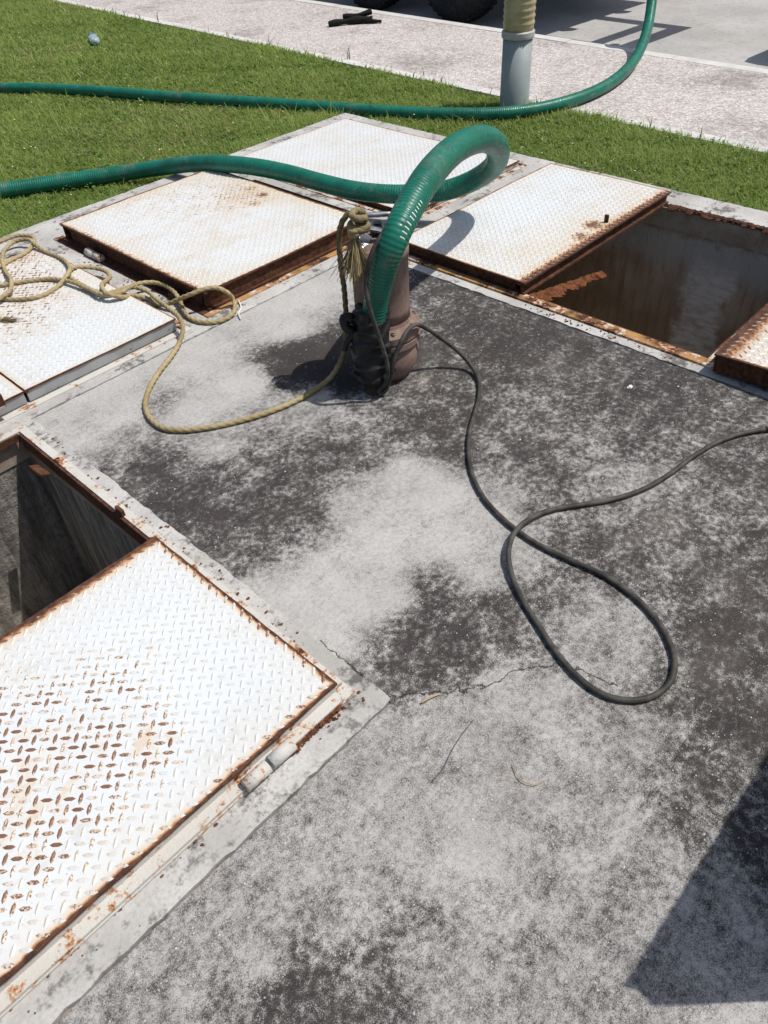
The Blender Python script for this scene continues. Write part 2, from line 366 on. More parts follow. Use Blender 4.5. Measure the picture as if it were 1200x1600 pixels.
# ------------------------------------------------------------------ setting: slab, pits, ground, footpath, road
STAIN = [(0.92,2.44,0.1),(1.25,2.3,0.15),(1.75,2.39,0.12),(1.27,2.01,0.15),(1.96,2.41,0.1),(1.64,2.19,0.2),(0.7,2.23,0.3),(0.91,2.2,0.2),(1.05,2.02,0.2),(0.96,1.79,0.45),(0.8,1.84,0.8),(0.88,1.69,0.75),(0.78,1.55,0.8),(1.06,1.58,0.7),(0.92,1.37,0.75),(0.75,1.67,0.8),(0.78,1.34,0.7),(0.89,1.25,0.65),(1.22,1.49,0.75),(1.23,1.38,0.7),(1.28,1.68,0.45),(1.34,1.55,0.6),(0.83,2.01,0.55),(1.48,1.39,0.75),(1.56,1.29,0.8),(1.45,1.2,0.75),(1.66,1.52,0.7),(2.14,1.98,0.7),(2,1.66,0.8),(2.07,1.41,0.85),(2.23,1.68,0.8),(2.12,1.21,0.8),(2.07,1,0.75),(1.87,1.13,0.7),(1.76,0.93,0.65),(2.01,0.84,0.75),(2.14,0.69,0.7),(1.89,0.67,0.65),(1.96,0.49,0.75),(2.21,0.96,0.8),(1.61,1.02,0.8),(1.48,1.07,0.6),(1.21,1.2,0.3),(1.24,1.08,0.15),(1.06,1.21,0.35),(1.01,1.06,0.15),(1.13,0.93,0.2),(0.87,1.12,0.3),(0.82,0.97,0.2),(0.88,0.94,0.3),(1.3,0.93,0.35),(1.24,0.8,0.4),(1.08,0.8,0.35),(0.68,1.1,0.2),(0.67,0.96,0.25),(1.28,1.21,0.3),(0.94,0.77,0.8),(0.81,0.79,0.85),(0.71,0.74,0.75),(0.85,0.66,0.8),(1.04,0.69,0.7),(0.98,0.6,0.65),(1,0.86,0.7),(1.16,0.61,0.65),(1.15,0.53,0.5),(1.13,0.43,0.45),(1.06,0.37,0.5),(1.37,0.68,0.75),(1.41,0.6,0.75),(1.52,0.47,0.7),(1.47,0.35,0.75),(1.33,0.2,0.8),(1.14,0.19,0.75),(1.13,0.11,0.8),(1.66,0.3,0.7),(1.67,0.49,0.6),(1.55,0.62,0.6),(1.4,0.8,0.6),(1.7,0.67,0.5),(0.71,0.58,0.4),(0.86,0.52,0.4),(0.85,0.42,0.42),(0.69,0.46,0.42),(0.8,0.3,0.45),(0.95,0.24,0.5),(0.6,0.64,0.45),(0.47,0.63,0.42),(0.47,0.46,0.42),(0.3,0.6,0.47),(0.52,0.36,0.3),(0.65,0.27,0.48),(0.76,0.14,0.5),(0.86,0.12,0.6),(0.94,0.06,0.75),(0.62,0.12,0.52),(0.45,0.22,0.52),(0.34,0.35,0.55),(0.22,0.48,0.52),(0.1,0.52,0.45),(0.1,0.44,0.9),(0.2,0.36,0.65),(0.2,0.3,0.6),(0.03,0.47,0.55),(0.29,0.23,0.45),(0.4,0.11,0.5),(0.53,0.06,0.5),(0.74,-0.01,0.55),(0.67,-0.1,0.5),(-0.01,0.56,0.5),(0.61,-0.16,0.35),(-0.11,0.61,0.5),(1.52,1.97,1.1),(1.51,1.82,1.15),(1.44,1.95,1),(1.61,1.86,1),(1.5,1.71,0.9),(1.5,1.65,0.6),(1.4,1.74,0.3),(1.01,2.13,0.6),(0.92,-0.04,0.7)]
CRACK = [(0.668,0.957),(0.662,0.849),(0.66,0.79),(0.66,0.722),(0.707,0.674),(0.763,0.626),(0.831,0.567),(0.902,0.547),(0.944,0.522),(0.986,0.479),(1.014,0.427),(1.028,0.351)]
def stain_at(X, Y):
    c = np.array(STAIN); D2 = (X[:, None]-c[None, :, 0])**2+(Y[:, None]-c[None, :, 1])**2
    W = 1/(D2+.0012)**1.7; v = (W*c[None, :, 2]).sum(1)/W.sum(1)
    near = np.sqrt(D2.min(1)); k = np.clip((near-.25)/.5, 0, 1); return v*(1-k)+.5*k
def slab_mesh(name, rects, mat, thick=.15, step=.025, stain=True, dz=0.0, jit=.004):
    V = []; F = []; idx = {}
    def vid(x, y, z):
        k = (round(x, 4), round(y, 4), round(z, 4))
        if k not in idx: idx[k] = len(V); V.append(k)
        return idx[k]
    xs = sorted({round(a, 4) for r in rects for a in r[:2]}); ys = sorted({round(a, 4) for r in rects for a in r[2:]})
    def fill(c):
        o = []
        for a, b in zip(c[:-1], c[1:]):
            k = max(1, int(round((b-a)/step))); o += [a+(b-a)*i/k for i in range(k)]
        return o+[c[-1]]
    gx = fill(xs); gy = fill(ys); cell = set()
    for i in range(len(gx)-1):
        for j in range(len(gy)-1):
            cx = (gx[i]+gx[i+1])/2; cy = (gy[j]+gy[j+1])/2
            if any(r[0] < cx < r[1] and r[2] < cy < r[3] for r in rects): cell.add((i, j))
    for i, j in cell:
        F.append((vid(gx[i], gy[j], 0), vid(gx[i+1], gy[j], 0), vid(gx[i+1], gy[j+1], 0), vid(gx[i], gy[j+1], 0)))
        for di, dj, a, b in ((-1, 0, (i, j+1), (i, j)), (1, 0, (i+1, j), (i+1, j+1)), (0, -1, (i, j), (i+1, j)), (0, 1, (i+1, j+1), (i, j+1))):
            if (i+di, j+dj) not in cell:
                p = (gx[a[0]], gy[a[1]]); q = (gx[b[0]], gy[b[1]])
                F.append((vid(*p, 0), vid(*p, -thick), vid(*q, -thick), vid(*q, 0)))
    A = np.array(V); r = np.random.default_rng(len(V)); top = A[:, 2] > -.01
    key = np.sin(A[:, 0]*311.7+A[:, 1]*127.1)*43758.5; h1 = key-np.floor(key); key = np.sin(A[:, 0]*269.5+A[:, 1]*183.3)*23421.6; h2 = key-np.floor(key)
    st = stain_at(A[:, 0], A[:, 1]) if stain else np.zeros(len(A))
    A[:, 0] += (h1-.5)*jit; A[:, 1] += (h2-.5)*jit; A[top, 2] += dz+(h1[top]-.5)*.0012
    return tag(mesh_obj(name, A, F, mat, None, False, {'stain': st}), kind='structure')
M_SLAB = mat_slab(CRACK)
slab_mesh('concrete_slab', [(-2.2, .654, -3.0, .704), (.654, 2.318, -3.0, 2.418)], M_SLAB)
slab_mesh('slab_border', [(-2.2, .660, .710, .815), (.604, .660, .815, 2.395), (-2.2, -.62, .815, 2.395), (-2.2, .655, 2.395, 4.03), (.655, 2.320, 2.424, 4.03),
                          (2.320, 3.77, 2.30, 4.03), (2.324, 2.405, -3.0, 2.30), (3.60, 3.77, .79, 2.30), (2.405, 3.77, -3.0, .79)], M_RIM, stain=False, dz=.002, jit=.006)
def pit(name, x0, x1, y0, y1, zb, mats):
    t = .12; W = [('pit_wall', (x0-t, x0, y0-t, y1+t)), ('pit_wall', (x1, x1+t, y0-t, y1+t)), ('pit_wall', (x0, x1, y0-t, y0)), ('pit_wall', (x0, x1, y1, y1+t))]
    for nm, r in W: tag(MB().box(*r, zb, -.105).obj(nm, mats[0]), kind='structure')
    e = .005; B = [(x0-t, x0+e, y0-t, y1+t), (x1-e, x1+t, y0-t, y1+t), (x0+e, x1-e, y0-t, y0+e), (x0+e, x1-e, y1-e, y1+t)]
    for r in B: tag(MB().box(*r, -.109, -.014).obj('pit_wall_band', mats[2]), kind='structure')
    tag(MB().box(x0, x1, y0, y1, zb-.1, zb+.004).obj('pit_floor', mats[1]), kind='structure')
M_PITB = mat_simple_conc('rust_run_concrete', (.24, .17, .12), (.36, .31, .26), 6, .6)
M_PITF = mat_simple_conc('pit_floor_sediment', (.36, .32, .26), (.46, .42, .35), 5)
pit('near', -.612, .597, .822, 2.388, -.78, (mat_pit(), M_PITF, M_PITB))
pit('right', 2.412, 3.592, .797, 2.293, -1.25, (mat_pit(True, 'rust_stained_pit_concrete'), M_PITF, M_PITB))

GZ = -.075      # lawn soil level
def gsheet(name, poly, z, mat, thick=0.0):
    n = len(poly); V = [(x, y, z) for x, y in poly]; F = [tuple(range(n))]
    if thick:
        V += [(x, y, z-thick) for x, y in poly]; F += [(i, i+n, (i+1) % n+n, (i+1) % n) for i in range(n)]
    return tag(mesh_obj(name, V, F, mat), kind='structure')
M_SOIL = mat_simple_conc('lawn_soil', (.055, .070, .024), (.085, .095, .036), 9)
M_ROAD = mat_simple_conc('road_concrete', (.33, .315, .30), (.43, .415, .40), 1.2, .5)
# the ground reaches the horizon; the slab and its pits stand in an opening of it
BX0, BX1, BY0, BY1 = -2.19, 3.76, -2.99, 4.02
g = MB()
for a in ((-250, BX0, -250, 250), (BX1, 5.6, -250, 250), (BX0, BX1, BY1, 250), (BX0, BX1, -250, BY0)):
    x0, x1, y0, y1 = a; g.add([(x0, y0, GZ), (x1, y0, GZ), (x1, y1, GZ), (x0, y1, GZ)], [(0, 1, 2, 3)])
tag(g.obj('ground', M_SOIL), kind='structure')
def PX(a, y): return a+.055*y          # lines parallel to the road
M_PEB = mat_pebble(); M_KERB = mat_simple_conc('kerb_concrete', (.50, .485, .46), (.62, .605, .585), 4, .6)
Y0, Y1 = -60, 120
gsheet('road', [(PX(6.0, -250), -250), (250, -250), (250, 250), (PX(6.0, 250), 250)], -.165, M_ROAD)
gsheet('footpath', [(PX(4.705, Y0), Y0), (PX(6.12, Y0), Y0), (PX(6.12, Y1), Y1), (PX(4.705, Y1), Y1)], -.056, M_PEB, .2)
for (a, b, zt) in ((4.60, 4.70, -.052), (6.125, 6.235, -.054)):
    for k, y in enumerate(np.arange(-6, 20, 1.0)):
        j = random.uniform(-.004, .004)
        V = [(PX(xx, yy)+j, yy, zz) for zz in (zt-.2, zt+j*.3) for xx, yy in ((a, y+.003), (b, y+.003), (b, y+.997), (a, y+.997))]
        tag(mesh_obj('kerb', V, [(3, 2, 1, 0), (4, 5, 6, 7), (0, 1, 5, 4), (1, 2, 6, 5), (2, 3, 7, 6), (3, 0, 4, 7)], M_KERB), kind='structure')

# ------------------------------------------------------------------ hatches
LS = .033
def lug_mesh(x0, x1, y0, y1, z, wear, skip=None):
    V = []; F = []; A = []; hl, hw, hh = .0135, .0043, .0019
    outline = [(-hl, 0), (-hl*.45, -hw), (hl*.45, -hw), (hl, 0), (hl*.45, hw), (-hl*.45, hw)]
    nx = int((x1-x0)/LS); ny = int((y1-y0)/LS)
    for par in (0, 1):
        c, s = (math.cos(-math.pi/4), math.sin(-math.pi/4)) if par == 0 else (math.cos(math.pi/4), math.sin(math.pi/4))
        for i in range(nx+1):
            for j in range(ny+1):
                x = x0+.016+(i+.5*par)*LS; y = y0+.016+(j+.5*par)*LS
                if x > x1-.012 or y > y1-.012: continue
                k = len(V)
                for a, b in outline: V.append((x+a*c-b*s, y+a*s+b*c, z-.0003))
                for a in (-hl*.5, hl*.5): V.append((x+a*c, y+a*s, z+hh))
                F += [(k, k+1, k+6), (k+1, k+2, k+7, k+6), (k+2, k+3, k+7), (k+3, k+4, k+7), (k+4, k+5, k+6, k+7), (k+5, k, k+6)]
                A += [wear(x, y)]*8
    return V, F, A
def channel(L, hgt, style):
    """edge profile along +x, outer face at y=0 facing -y, top at z=0"""
    m = MB(); h = L/2
    if style == 'channel':
        m.box(-h, h, .012, .020, -hgt+.007, -.007); m.box(-h, h, 0, .05, -.007, 0); m.box(-h, h, -.002, .05, -hgt, -hgt+.007)
    elif style == 'flat':
        m.box(-h, h, 0, .007, -hgt, 0)
    else:   # stepped angle
        m.box(-h, h, .0, .008, -hgt, -.001); m.box(-h, h, -.028, -.0, -hgt, -hgt+.010); m.box(-h, h, -.030, -.024, -hgt-.02, -hgt)
    return m
def lid(label, x0, x1, y0, y1, zt, hgt, ew, mats, wear, patch=lambda x, y: 0.0, style='channel', tint=.5, rot=(0, 0, 0), pivot=None, treads=True, sides=(1, 1, 1, 1), cream=.4, name='access_hatch'):
    cx, cy = (x0+x1)/2, (y0+y1)/2; hx, hy = (x1-x0)/2, (y1-y0)/2
    root = empty(name, (cx, cy, zt-hgt) if pivot is None else pivot, label, 'hatch lid', 'steel hatch lids of the tank', rot)
    off = (0, 0, hgt)
    # plate as a fine grid so that it can carry the wear map and a slight buckle
    n = max(8, int(hx*2/.03)); k = max(8, int(hy*2/.03)); V = []; A = []; F = []
    for i in range(n+1):
        for j in range(k+1):
            x = -hx+2*hx*i/n; y = -hy+2*hy*j/k; e = 0 < i < n and 0 < j < k
            V.append((x+(0 if e else random.uniform(-.0012, .0012)), y+(0 if e else random.uniform(-.0012, .0012)), hgt+.0015*math.sin(x*9+cx)*math.sin(y*8+cy)))
            A.append(patch(x, y))
    g = lambda i, j: i*(k+1)+j
    for i in range(n):
        for j in range(k): F.append((g(i, j), g(i+1, j), g(i+1, j+1), g(i, j+1)))
    edge = [g(i, 0) for i in range(n)]+[g(n, j) for j in range(k)]+[g(i, k) for i in range(n, 0, -1)]+[g(0, j) for j in range(k, 0, -1)]
    b0 = len(V)
    for e in edge: V.append((V[e][0], V[e][1], hgt-.006)); A.append(A[e])
    m = len(edge)
    for q in range(m): F.append((edge[q], b0+q, b0+(q+1) % m, edge[(q+1) % m]))
    F.append(tuple(b0+q for q in range(m-1, -1, -1)))
    pl = mesh_obj('plate', V, F, mat_plate('white_tread_plate', hx, hy, ew, tint, (cx*3, cy*5, 0), cream), root, False, {'patch': A})
    if treads:
        def wz(x, y):
            d = min((x+hx)/ew[0], (hx-x)/ew[1], (y+hy)/ew[2], (hy-y)/ew[3]); return max(wear(x, y), min(1.6, 2.0-d*1.0)+random.uniform(-.4, .2) if d < 1.9 else 0, patch(x, y)*.95-.15 if patch(x, y) > .6 else 0)
        LV, LF, LA = lug_mesh(-hx, hx, -hy, hy, hgt+.0005, wz)
        LV = [(v[0], v[1], v[2]+.0015*math.sin(v[0]*9+cx)*math.sin(v[1]*8+cy)) for v in LV]
        tag(mesh_obj('raised_treads', LV, LF, M_LUG, root, False, {'wear': LA}), kind='stuff')
    inset = .004; zc = hgt-.0065; cut = {'channel': .102, 'flat': .016, 'angle': .018}[style]
    for si, (ang, px, py, L) in enumerate(((0, 0, -hy+inset, 2*hx-2*inset), (math.pi, 0, hy-inset, 2*hx-2*inset), (-math.pi/2, -hx+inset, 0, 2*hy-2*inset-cut), (math.pi/2, hx-inset, 0, 2*hy-2*inset-cut))):
        if not sides[si]: continue
        mm = channel(L, hgt-.008, style); o = mm.obj('edge_channel', mats[si], root); o.location = (px, py, zc); o.rotation_euler = (0, 0, ang)
    return root
def gauss(cx, cy, r, s): return lambda x, y: s*math.exp(-((x-cx)**2+(y-cy)**2)/r**2)
def fsum(*fs): return lambda x, y: sum(f(x, y) for f in fs)
R0 = random.Random(3)
def rwear(f, lo=.0): return lambda x, y: lo+f(x, y)*(.1+1.35*R0.random())

# near lid (half of the near pit)
nx0, nx1, ny0, ny1 = -.58, .588, .806, 1.535; ncx, ncy = (nx0+nx1)/2, (ny0+ny1)/2
nf = fsum(gauss(.06-ncx, 1.14-ncy, .20, .58), gauss(-.08-ncx, 1.02-ncy, .2, .40), gauss(.3-ncx, 1.2-ncy, .12, .25), gauss(.20-ncx, 1.02-ncy, .10, .3), gauss(.225-ncx, .985-ncy, .055, .5), gauss(-.1-ncx, 1.3-ncy, .22, .5), gauss(-.35-ncx, 1.1-ncy, .25, .5))
near = lid('white tread plate lid with rusty treads beside the open pit and a hinge barrel', nx0, nx1, ny0, ny1, .05, .042, (.02, .010, .011, .022), (M_RUSTW, M_RUST, M_RUST, M_RUSTW),
           rwear(nf, .06), fsum(gauss(.235-ncx, .985-ncy, .04, .45), gauss(.205-ncx, 1.025-ncy, .035, .42), gauss(.18-ncx, .955-ncy, .04, .38), gauss(.26-ncx, .945-ncy, .03, .3), gauss(0-ncx, 1.14-ncy, .22, .36), gauss(-.15-ncx, 1.05-ncy, .25, .28)), 'angle', .7, cream=.18)
def hinge(root, x, y, z, r=.017, L=.085, gap=.004, axis='X', mats=(M_RUSTW, M_RUSTW)):
    for k, (a, b) in enumerate(((-L, -gap), (gap, L))):
        rr = r*(1.0 if k else .97)
        m = MB(); m.lathe([(rr*.62, a), (rr, a), (rr, b), (rr*.62, b), (rr*.6, b-.01), (0.001, b-.01)], 20, (0, 0, 0), axis)
        o = m.obj('hinge_barrel', mats[k], root, True, (x, y, z))
hinge(near, .36-ncx, .782-ncy, .020, .0165, .066)

def wfar(f, lo): return lambda x, y: lo+f(x, y)*R0.random()
# left lids
lid('flat white tread plate lid under the heaped rope, grey painted edge', .70, 1.345, 2.512, 3.63, .055, .05, (.003, .004, .003, .010), (M_GREYP, M_RUSTP, M_GREYP, M_GREYP),
    rwear(fsum(gauss(-.15, .25, .42, .62), gauss(.1, .5, .3, .4), gauss(-.1, 0, .3, .25)), .04), fsum(gauss(-.1, .3, .4, .5), gauss(.22, .5, .12, .7)), 'flat', .42, sides=(1, 1, 0, 1), cream=.55)
lid('narrow flat white tread plate lid partly under an upturned rusty lid', -.2, .697, 2.512, 3.63, .054, .049, (.006, .003, .003, .006), (M_GREYP,)*4,
    rwear(gauss(0, .2, .5, .5), .05), gauss(0, .2, .4, .4), 'flat', .4, sides=(1, 1, 1, 0))
h2 = lid('raised white tread plate lid on dark rusty channel with rust blotches near the green hose', 1.512, 2.445, 2.532, 3.715, .088, .082, (.012, .012, .009, .011), (M_RUST, M_RUST, M_RUST, M_RUST),
    rwear(fsum(gauss(.1, .45, .5, .35), gauss(.3, .1, .2, .3)), .05), fsum(gauss(.30, .10, .13, .42), gauss(.36, .30, .14, .4), gauss(.39, .16, .025, .9), gauss(.37, .04, .03, .95), gauss(.27, -.02, .03, .6), gauss(-.15, .3, .5, .45), gauss(.2, -.2, .4, .25)), 'channel', .55, cream=.95)
hinge(h2, 1.497-1.9785, 3.40-3.1235, .012, .019, .065, axis='Y', mats=(M_RUSTP, M_RUSTW))
hinge(h2, 1.497-1.9785, 2.72-3.1235, .012, .019, .05, axis='Y', mats=(M_RUST, M_RUST))
lid('clean white tread plate lid in the far slab corner by the lawn', 2.71, 3.612, 2.49, 3.862, .032, .028, (.004, .005, .005, .003), (M_RUSTP, M_RUST, M_RUST, M_RUST),
    rwear(gauss(0, 0, .3, .2), .03), fsum(gauss(-.05, -.05, .28, .45), gauss(.2, -.5, .2, .3)), 'flat', .3, cream=.6)
rl = lid('white tread plate lid with a broad rusted edge overhanging the deep right pit', 2.402, 3.598, 1.590, 2.284, .062, .056, (.008, .006, .034, .006), (M_RUST, M_RUST, M_RUST, M_RUST),
    rwear(gauss(0, -.3, .2, .1), .02), fsum(gauss(.05, -.262, .05, 1.5), gauss(-.09, -.285, .045, 1.5), gauss(0, -.3, .3, .25)), 'channel', .5, cream=.75)
MB().box(-.004, .004, -.010, .010, 0, .034, .002).obj('lug_plate', M_RUST, rl, False, (.105, -.288, .057))
# peeled rust flake hanging from its corner
mb = MB(); mb.jag_strip((2.43, 1.578, .006), (2.90, 1.522, -.055), (0, -1, .1), .075, .004, .011, 46, .016, 5, .012, .7)
fo = mb.obj('peeled_flange', M_FLAKE); fo.parent = rl; fo.matrix_parent_inverse = Matrix.Translation((-rl.location[0], -rl.location[1], -rl.location[2]))
# half rusted lid beyond the pit, tilted
rr = lid('half rusted lid tilted up over the end of the right pit', 2.345, 3.55, -.10, .768, .115, .07, (.012, .03, .03, .058), (M_RUST,)*4,
    rwear(gauss(0, .3, .4, .2), .05), gauss(-.5, .30, .10, .5), 'flat', .8, rot=(math.radians(-3.5), math.radians(-1.0), 0))
# upturned lid lying on the narrow one: the underside of a lid with its stiffening ribs
ul = empty('access_hatch', (.06, 2.46, .062), 'upturned rusty lid with its ribs facing the sky beside the near pit', 'hatch lid', 'steel hatch lids of the tank', (math.radians(4), 0, 0))
MB().box(-.55, .55, 0, .80, 0, .007).obj('plate', M_RUSTP, ul)
for a in ((-.55, .55, 0, .045, .008, .05), (-.55, .55, .755, .80, .008, .05), (-.55, -.505, .046, .754, .008, .05), (.505, .55, .046, .754, .008, .05), (-.02, .02, .046, .754, .008, .045)):
    MB().box(*a, .002).obj('stiffener', M_RUST, ul)
# open lid standing on its hinge; throws the big shadow at the right
sh = lid('open white lid standing upright on its hinges beyond the slab edge', .86, 1.95, -1.0, -.24, .0, .05, (.008,)*4, (M_RUST,)*4, rwear(gauss(0, 0, .5, .3), .04),
    gauss(0, 0, .4, .3), 'channel', .5, rot=(math.radians(-90), 0, 0), pivot=(1.345, -.318, .395))
MB().lathe([(.011, -.05), (.011, .05)], 12, (0, 0, 0), 'X').obj('lifting_handle', M_RUST, sh, True, (.02, -.40, .03))

# frames set in the slab round each hatch
def frame(label, x0, x1, y0, y1, wdt, z, mats, sides='SNWE', h=.012):
    root = empty('steel_surround', ((x0+x1)/2, (y0+y1)/2, 0), label, 'hatch frame', 'steel frames set in the slab')
    cx, cy = (x0+x1)/2, (y0+y1)/2
    rails = {'S': (x0-wdt, x1+wdt, y0-wdt, y0), 'N': (x0-wdt, x1+wdt, y1, y1+wdt), 'W': (x0-wdt, x0, y0, y1), 'E': (x1, x1+wdt, y0, y1)}
    for k in sides:
        a = rails[k]; m = MB().box(a[0]-cx, a[1]-cx, a[2]-cy, a[3]-cy, z-h, z, .0015)
        m.obj('rail', mats.get(k, M_RUSTP), root)
    return root
def lip(root, x0, x1, y0, y1, z0, z1, mat=M_RUST):
    MB().box(x0-root.location[0], x1-root.location[0], y0-root.location[1], y1-root.location[1], z0, z1).obj('pit_lip', mat, root)
fa = frame('painted angle frame lining the open near pit under the big white lid', -.60, .590, .812, 2.375, .028, .008, {'S': M_RUSTW, 'E': M_RUSTW, 'N': M_RUSTW, 'W': M_RUSTP})
lip(fa, .580, .588, .83, 2.36, -.05, .006); lip(fa, -.59, .579, 2.362, 2.370, -.02, .006)
jb = MB().box(-.018, .018, -.035, .035, -.009, 0, .002); o = jb.obj('bent_tab', M_RUST, fa, False, (.545-fa.location[0], 2.17-fa.location[1], -.022)); o.rotation_euler = (.1, .5, .15)
MB().box(-.006, .006, -.018, .018, -.005, .022, .002).obj('latch_stub', M_RUST, fa, False, (.592-fa.location[0], 1.74-fa.location[1], .008))
fc = frame('rust eaten angle frame lining the deep right pit', 2.418, 3.588, .812, 2.290, .046, .010, {'W': M_RUSTY, 'S': M_RUSTP, 'E': M_RUST, 'N': M_RUSTP}, 'SNW')
MB().box(-.010, 0, -.38, .38, -.05, -.001).obj('corroded_leg', M_RUST, fc, False, (3.5985-fc.location[0], 1.2-fc.location[1], 0))
lip(fc, 2.419, 2.425, .82, 1.58, -.08, .008); lip(fc, 2.426, 3.58, .813, .819, -.08, .008)
jm = MB().jag_strip((3.598, 1.585, .004), (3.598, .82, .004), (-1, 0, -.25), .020, .004, .012, 90, .006, 9, .008)
jm.V = [(v[0]-fc.location[0], v[1]-fc.location[1], v[2]) for v in jm.V]; jm.obj('corroded_rail', M_RUST, fc)
fm = MB().jag_strip((2.405, 1.56, -.004), (2.405, .83, -.004), (1, 0, -.5), .03, .004, .011, 60, .010, 19, .004)
fm.V = [(v[0]-fc.location[0], v[1]-fc.location[1], v[2]) for v in fm.V]; fm.obj('corroded_rail', M_RUST, fc)
f2 = frame('rusty frame under the raised lid with channel edges', 1.513, 2.475, 2.530, 3.74, .032, .007, {'S': M_RUSTY, 'W': M_RUST, 'E': M_RUST, 'N': M_RUSTP})
MB().box(-.012, .012, -.42, .42, 0, .05, .002).obj('upstand', M_RUST, f2, False, (2.506-f2.location[0], 3.02-f2.location[1], .008))
frame('thin rust stained frame round the clean far lid', 2.700, 3.62, 2.482, 3.870, .022, .006, {'S': M_RUSTP, 'W': M_RUSTP, 'E': M_RUST, 'N': M_RUSTP})
frame('pale frame round the flat lids under the rope', -.21, 1.355, 2.505, 3.64, .030, .007, {'S': M_RUSTW, 'W': M_RUSTP, 'E': M_RUSTP, 'N': M_RUSTW}, 'SNE')
frame('rusty frame under the half rusted tilted lid', 2.42, 3.55, -.1, .70, .04, .007, {'S': M_RUST, 'W': M_RUST, 'E': M_RUST, 'N': M_RUSTP})

# ------------------------------------------------------------------ pump
PC = Vector((1.66, 1.665, 0)); EC = Vector((1.560, 1.640, 0))
M_PUMP = mat_pump(); M_BLACK = mat_plain('black_rubber', (.010, .010, .011), .5, .4, .5, 40, bump=.5); M_STEEL = mat_plain('dull_steel', (.42, .43, .45), .4, .5, .4, 40, metal=.8)
M_ELB = mat_plain('rusty_cast_iron', (.075, .05, .035), .85, .2, .55, 30, bump=.6)
pump = empty('submersible_pump', PC[:], 'brown submersible pump standing upright on the slab with black wrapped outlet', 'pump')
mb = MB().lathe([(.070, 0.002), (.088, .004), (.092, .018), (.102, .026), (.116, .05), (.121, .085), (.117, .125), (.110, .140)], 48); mb.obj('volute', M_PUMP, pump, True)
mb = MB().lathe([(.110, .138), (.128, .140), (.128, .160), (.121, .162), (.121, .168), (.128, .170), (.128, .192), (.119, .200), (.100, .212), (.096, .222)], 48); mb.obj('flange', M_PUMP, pump)
mb = MB().lathe([(.094, .220), (.0935, .26), (.0935, .44), (.097, .442), (.097, .468), (.090, .478), (.05, .484), (.001, .484)], 48); mo = mb.obj('motor_casing', M_PUMP, pump, False)
for f in mo.data.polygons: f.use_smooth = abs(f.normal.z) < .3 and len(f.vertices) == 4
for i in range(8):
    a = 2*math.pi*(i+.35)/8; m = MB().lathe([(.0085, 0), (.0085, .007), (.006, .009), (.006, .013)], 6)
    m.obj('bolt', M_PUMP, pump, False, (.1125*math.cos(a), .1125*math.sin(a), .200))
for i in range(3):
    a = 2*math.pi*(i+.8)/3; o = MB().box(-.016, .016, -.012, .012, 0, .02, .003).obj('foot', M_ELB, pump, False, (.09*math.cos(a), .09*math.sin(a), .0)); o.rotation_euler = (0, 0, a)
E_ = EC-PC
ep = spline([(E_.x*.25, E_.y*.25, .062), (E_.x*.7, E_.y*.7, .062), (E_.x*1.0, E_.y*1.0, .085), (E_.x*1.04, E_.y*1.04, .14), (E_.x*1.0, E_.y*1.0, .235)], .008)
tube('discharge_elbow', ep, .040, M_ELB, pump, 24)
MB().lathe([(.036, .0), (.04, .004), (.022, .022), (.018, .06)], 20).obj('elbow_foot', M_ELB, pump, False, (E_.x*1.05-.012, E_.y*1.05-.03, 0))
# black rubber sheet bound round the joint: one lumpy sleeve with overlapping turns
k = 64; nz = 60; V = []; F = []
for q in range(nz+1):
    t = q/nz; z = .050+.255*t; base = .072-.020*t-.012*max(0, .25-t)
    for i in range(k):
        a = 2*math.pi*i/k; ph = z*150-a*1.0+1.2*math.sin(2*a+z*20)
        saw = (ph/(2*math.pi)) % 1.0
        r = base+.010*(saw**1.8)+.005*math.sin(3*a+z*35)+.004*math.sin(5*a-z*60)
        V.append((r*math.cos(a), r*math.sin(a), z+.006*math.sin(2*a+1)))
for q in range(nz):
    for i in range(k): F.append((q*k+i, q*k+(i+1) % k, (q+1)*k+(i+1) % k, (q+1)*k+i))
F.append(tuple(range(k-1, -1, -1))); F.append(tuple(nz*k+i for i in range(k)))
mesh_obj('rubber_wrap', V, F, M_BLACK, pump, True, None, (E_.x*1.02, E_.y*1.02-.018, 0))
kn = spline([(E_.x-.035, E_.y+.03, .265), (E_.x-.060, E_.y+.045, .270), (E_.x-.066, E_.y+.035, .245), (E_.x-.05, E_.y+.02, .225), (E_.x-.075, E_.y+.03, .19), (E_.x-.085, E_.y+.035, .165)], .006)
tube('rubber_tail', kn, np.linspace(.019, .010, len(kn)), M_BLACK, pump, 10)
# lifting bail and shackle on top
hb = spline([(-.055, .05, .478), (-.057, .052, .52), (-.045, .042, .555), (0, 0, .565), (.045, -.042, .555), (.057, -.052, .52), (.055, -.05, .478)], .006)
tube('lifting_bail', hb, .008, M_STEEL, pump, 12)
o = MB().box(-.035, .035, -.012, .012, -.0025, .0025, .001).obj('name_strip', M_STEEL, pump, False, (-.012, -.005, .525)); o.rotation_euler = (.2, .35, -.6)
o = MB().box(-.03, .03, -.018, .018, -.002, .002, .001).obj('bracket', M_STEEL, pump, False, (-.045, .02, .492)); o.rotation_euler = (.5, -.3, .4)
MB().lathe([(.026, .48), (.026, .50), (.016, .505), (.014, .525)], 16).obj('cable_gland', M_BLACK, pump, False, (.03, .03, 0))

